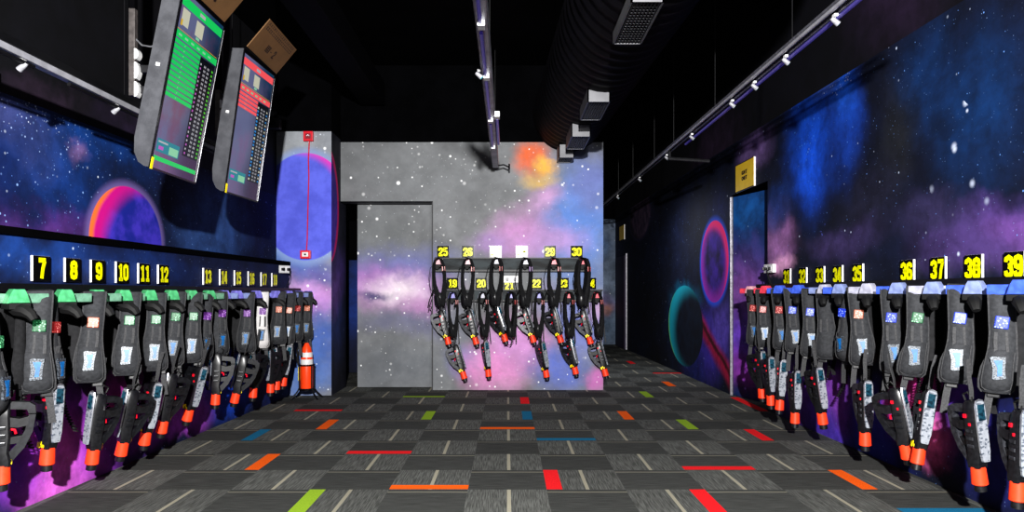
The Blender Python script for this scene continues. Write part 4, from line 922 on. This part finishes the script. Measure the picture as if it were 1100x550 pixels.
# ================================================================ SMALL THINGS ON THE WALLS
# yellow sign above the right doorway
def sign_right(xl, xr, yt, yb, label, lines, name='door_sign'):
    d0, d1 = d_right(xl, 2.85), d_right(xr, 2.85); w = abs(d0-d1); yc = (d0+d1)/2
    z1 = H-(yt-CY)*d1/F; z0 = H-(yb-CY)*d1/F
    t = thing(name, label, 'sign', (XR(yc)-.022, yc, (z0+z1)/2), (0, 0, R(-90)+aR)); h = z1-z0
    MB().box((-w/2, 0, -h/2), (w/2, .02, h/2)).build('board', plate_white, t)
    MB().box((-w/2, -.002, -h/2), (w/2, .0, h/2)).build('yellow_face', plain('sign_yellow', '#ffd23c', .5, 0, .08, 8), t)
    m = MB(); e = .008
    m.box((-w/2, -.003, h/2-e), (w/2, -.002, h/2)); m.box((-w/2, -.003, -h/2), (w/2, -.002, -h/2+e)); m.build('border', ink, t)
    for k, tx in enumerate(lines):
        cu = bpy.data.curves.new('t', 'FONT'); cu.body = tx; cu.size = h*.17; cu.align_x = 'CENTER'; cu.offset = .004; cu.extrude = .0005
        tmp = bpy.data.objects.new('t', cu); col.objects.link(tmp); bpy.context.view_layer.update()
        me = bpy.data.meshes.new_from_object(tmp.evaluated_get(bpy.context.evaluated_depsgraph_get())); bpy.data.objects.remove(tmp)
        o = bpy.data.objects.new('lettering', me); col.objects.link(o); o.parent = t; me.materials.clear(); me.materials.append(ink)
        o.rotation_euler = (R(90), 0, 0); o.location = (0, -.003, h*.06-k*h*.2); o.scale = (.95, 1, 1)
sign_right(790.5, 810, 168, 199.5, 'yellow sign with two short dark lines above the right doorway', ['GUN IT', 'ONE IT'])
sign_right(665.5, 670.5, 241, 257, 'small yellow sign above the far door in the passage', [], 'door_sign')
# sockets
def socket(loc, rz, w, label, plugs=True):
    t = thing('power_socket', label, 'socket', loc, (0, 0, rz))
    MB().box((-w/2, -.04, -.045), (w/2, 0, .045), bev=.005).build('box', white, t)
    for s_ in (-1, 1):
        q = MB().box((s_*w*.25-.03, -.043, -.028), (s_*w*.25+.03, -.038, .028), bev=.002).build('outlet', plate_white, t)
        if plugs: MB().box((s_*w*.25-.015, -.075, -.016), (s_*w*.25+.015, -.043, .016), bev=.004).build('plug', gunbody, q)
    if plugs: MB().tube([(w*.25, -.07, -.01), (w*.25+.01, -.075, -.06), (w*.25+.015, -.05, -.13), (w*.27, -.015, -.2)], .005, 6).build('cable', rubber, t, True)
socket((XLP(8.35)+.012, 8.45, 1.52), R(60), .17, 'white twin socket box at the far end of the left rack')
d = d_right(829.5, 2.87); socket((XR(d)-.004, d, H+(CY-288.5)*d/F), R(-90)+aR, .24, 'white twin socket box with plugs at the far end of the right rack')
socket(at(549, 300, YB-.003), 0, .19, 'white twin socket box above plate 21 on the back wall')
# red call points joined by a red line
def callpoint(x, y, w, h, label, win):
    p = at(x, y, YC-.003); t = thing('call_point', label, 'call point', p)
    MB().box((-w/2, -.05, -h/2), (w/2, 0, h/2), bev=.006).build('housing', red, t)
    f = MB().box((-w*.3, -.053, -h*.27), (w*.3, -.048, h*.27), bev=.002).build('front_window', white if win else plain('dull_red', '#8a2030', .4), t)
    m = MB(); m.box((-w*.1, -.056, -h*.1), (w*.1, -.052, h*.1)) if win else m.tube([(-w*.15, -.054, 0), (0, -.054, h*.12), (w*.15, -.054, 0)], .006, 6)
    m.build('symbol', ink if win else plate_white, f)
callpoint(332, 147, .115, .12, 'red alarm sounder box high on the moon pillar', False)
callpoint(329, 273.5, .125, .10, 'red call point with white window below the painted moon', True)
m = MB(); pts = [at(332.3, 152, YC-.012), at(331.3, 170, YC-.014), at(331.8, 190, YC-.012), at(331, 215, YC-.014), at(330.4, 240, YC-.012), at(330.0, 258, YC-.014), at(329.3, 269, YC-.012)]
m.tube(pts, .007, 6); tag(m.build('red_cable', red, None, True), 'thin red cable joining the two red boxes on the pillar', 'cable')
# small camera under the ceiling by the pillar
t = thing('security_camera', 'small dark camera fixed high above the pillar', 'camera', at(295, 133, 8.45))
MB().box((-.07, -.05, -.06), (.07, .06, .06), bev=.01).build('housing', plain('camera_dark', '#2a2a2e', .5), t)
MB().lathe([(0, 0), (.03, 0), (.03, .03), (0, .03)], 14, 0, Matrix.Translation((0, -.05, 0)) @ Matrix.Rotation(R(90), 4, 'X')).build('lens', rubber, t, True)
MB().box((-.015, .02, .06), (.015, .05, ZC-at(295, 133, 8.45).z)).build('drop_rod', black, t)
# extinguisher in a black stand by the pillar
ex, ey = (329.5-CX)*8.42/F, 8.42
t = thing('extinguisher_stand', 'black wire stand holding the orange extinguisher by the pillar', 'stand', (ex, ey, 0))
def ringpts(r, z, n=20): return [(r*math.cos(2*math.pi*k/n), r*math.sin(2*math.pi*k/n), z) for k in range(n+1)]
m = MB(); m.tube(ringpts(.088, .40), .009, 6); m.build('hoop', blackmetal, t, True)
m = MB(); m.tube(ringpts(.088, .12), .012, 6); m.lathe([(0, .105), (.085, .105), (.085, .118), (0, .118)], 16); m.build('base_ring', blackmetal, t, True)
for a in (35, 145, 215, 325):
    ca, sa = math.cos(R(a)), math.sin(R(a)); m = MB(); m.tube([(.088*ca, .088*sa, .41), (.088*ca, .088*sa, .13), (.12*ca, .12*sa, .08), (.19*ca, .19*sa, .012)], .009, 6); m.build('leg', blackmetal, t, True)
t = thing('fire_extinguisher', 'orange red extinguisher with two white bands beside the pillar', 'extinguisher', (ex, ey, .118))
exm = plain('extinguisher_orange', '#f04a1c', .35, 0, .08, 10, emis='#f04a1c', es=.06)
MB().lathe([(0, 0), (.068, .0), (.072, .012), (.072, .25), (.066, .40), (.05, .48), (.03, .52), (.022, .54), (0, .54)], 22).build('cylinder', exm, t, True)
MB().lathe([(.0725, .29), (.0728, .30), (.0715, .345), (.069, .35)], 22).build('white_band', white, t, True)
MB().lathe([(.068, .375), (.0695, .375), (.0655, .43), (.062, .43)], 22).build('white_band', white, t, True)
m = MB(); m.box((-.02, -.016, .535), (.02, .016, .575), bev=.004); m.box((-.075, -.01, .572), (.02, .01, .586)); m.box((-.065, -.01, .545), (.01, .01, .556)); m.build('valve_handle', blackmetal, t)
m = MB(); m.tube([(.0, -.016, .55), (-.06, -.04, .54), (-.10, -.04, .46), (-.098, -.03, .34), (-.09, -.03, .28)], .011, 8); m.build('hose', rubber, t, True)
m = MB(); m.box((-.092, -.035, .10), (-.072, -.005, .26), bev=.004); m.build('yellow_tag', yellow, t)

# ================================================================ CAMERA, LIGHT, WORLD
cam = bpy.data.cameras.new('camera'); co = bpy.data.objects.new('camera', cam); col.objects.link(co)
co.location = (0, 0, H); co.rotation_euler = (R(90), 0, 0)
cam.sensor_fit = 'HORIZONTAL'; cam.sensor_width = 36; cam.lens = F/1100*36
cam.shift_x = (550-CX)/1100; cam.shift_y = (CY-275)/1100; cam.clip_start = .05
sc.camera = co
def lamp(name, kind, loc, e, size, c=(1, 1, 1), tgt=None, **k):
    l = bpy.data.lights.new(name, kind); l.energy = e; l.color = c
    if kind == 'AREA': l.size = size
    else: l.shadow_soft_size = size
    o = bpy.data.objects.new(name, l); col.objects.link(o); o.location = loc
    if tgt is not None: o.rotation_euler = (Vector(tgt)-Vector(loc)).to_track_quat('-Z', 'Y').to_euler()
    for q, v in k.items(): setattr(l, q, v)
    return o
lamp('key_lamp', 'SPOT', (.05, -1.6, 2.62), 4700, .06, (1, .99, .97), (0, 6, 1.15), spot_size=R(112), spot_blend=.3)
lamp('back_fill', 'SPOT', (.45, 3.0, 2.5), 230, .10, (1, .99, .98), (-.25, 9.2, 1.35), spot_size=R(46), spot_blend=.5)  # fill spot added to offset the key light's falloff on the back wall
lamp('passage_fill', 'AREA', (1.6, 11.0, 2.5), 26, .5, (.9, .92, 1), (2.3, 11.0, 0))  # unseen fill added to brighten the far right wall, no fitting there
w = bpy.data.worlds.new('world'); sc.world = w; w.use_nodes = True
w.node_tree.nodes['Background'].inputs[0].default_value = (.55, .6, .8, 1); w.node_tree.nodes['Background'].inputs[1].default_value = .008
sc.view_settings.view_transform = 'Standard'; sc.view_settings.look = 'Medium High Contrast'
sc.view_settings.exposure = 0; sc.view_settings.gamma = 1
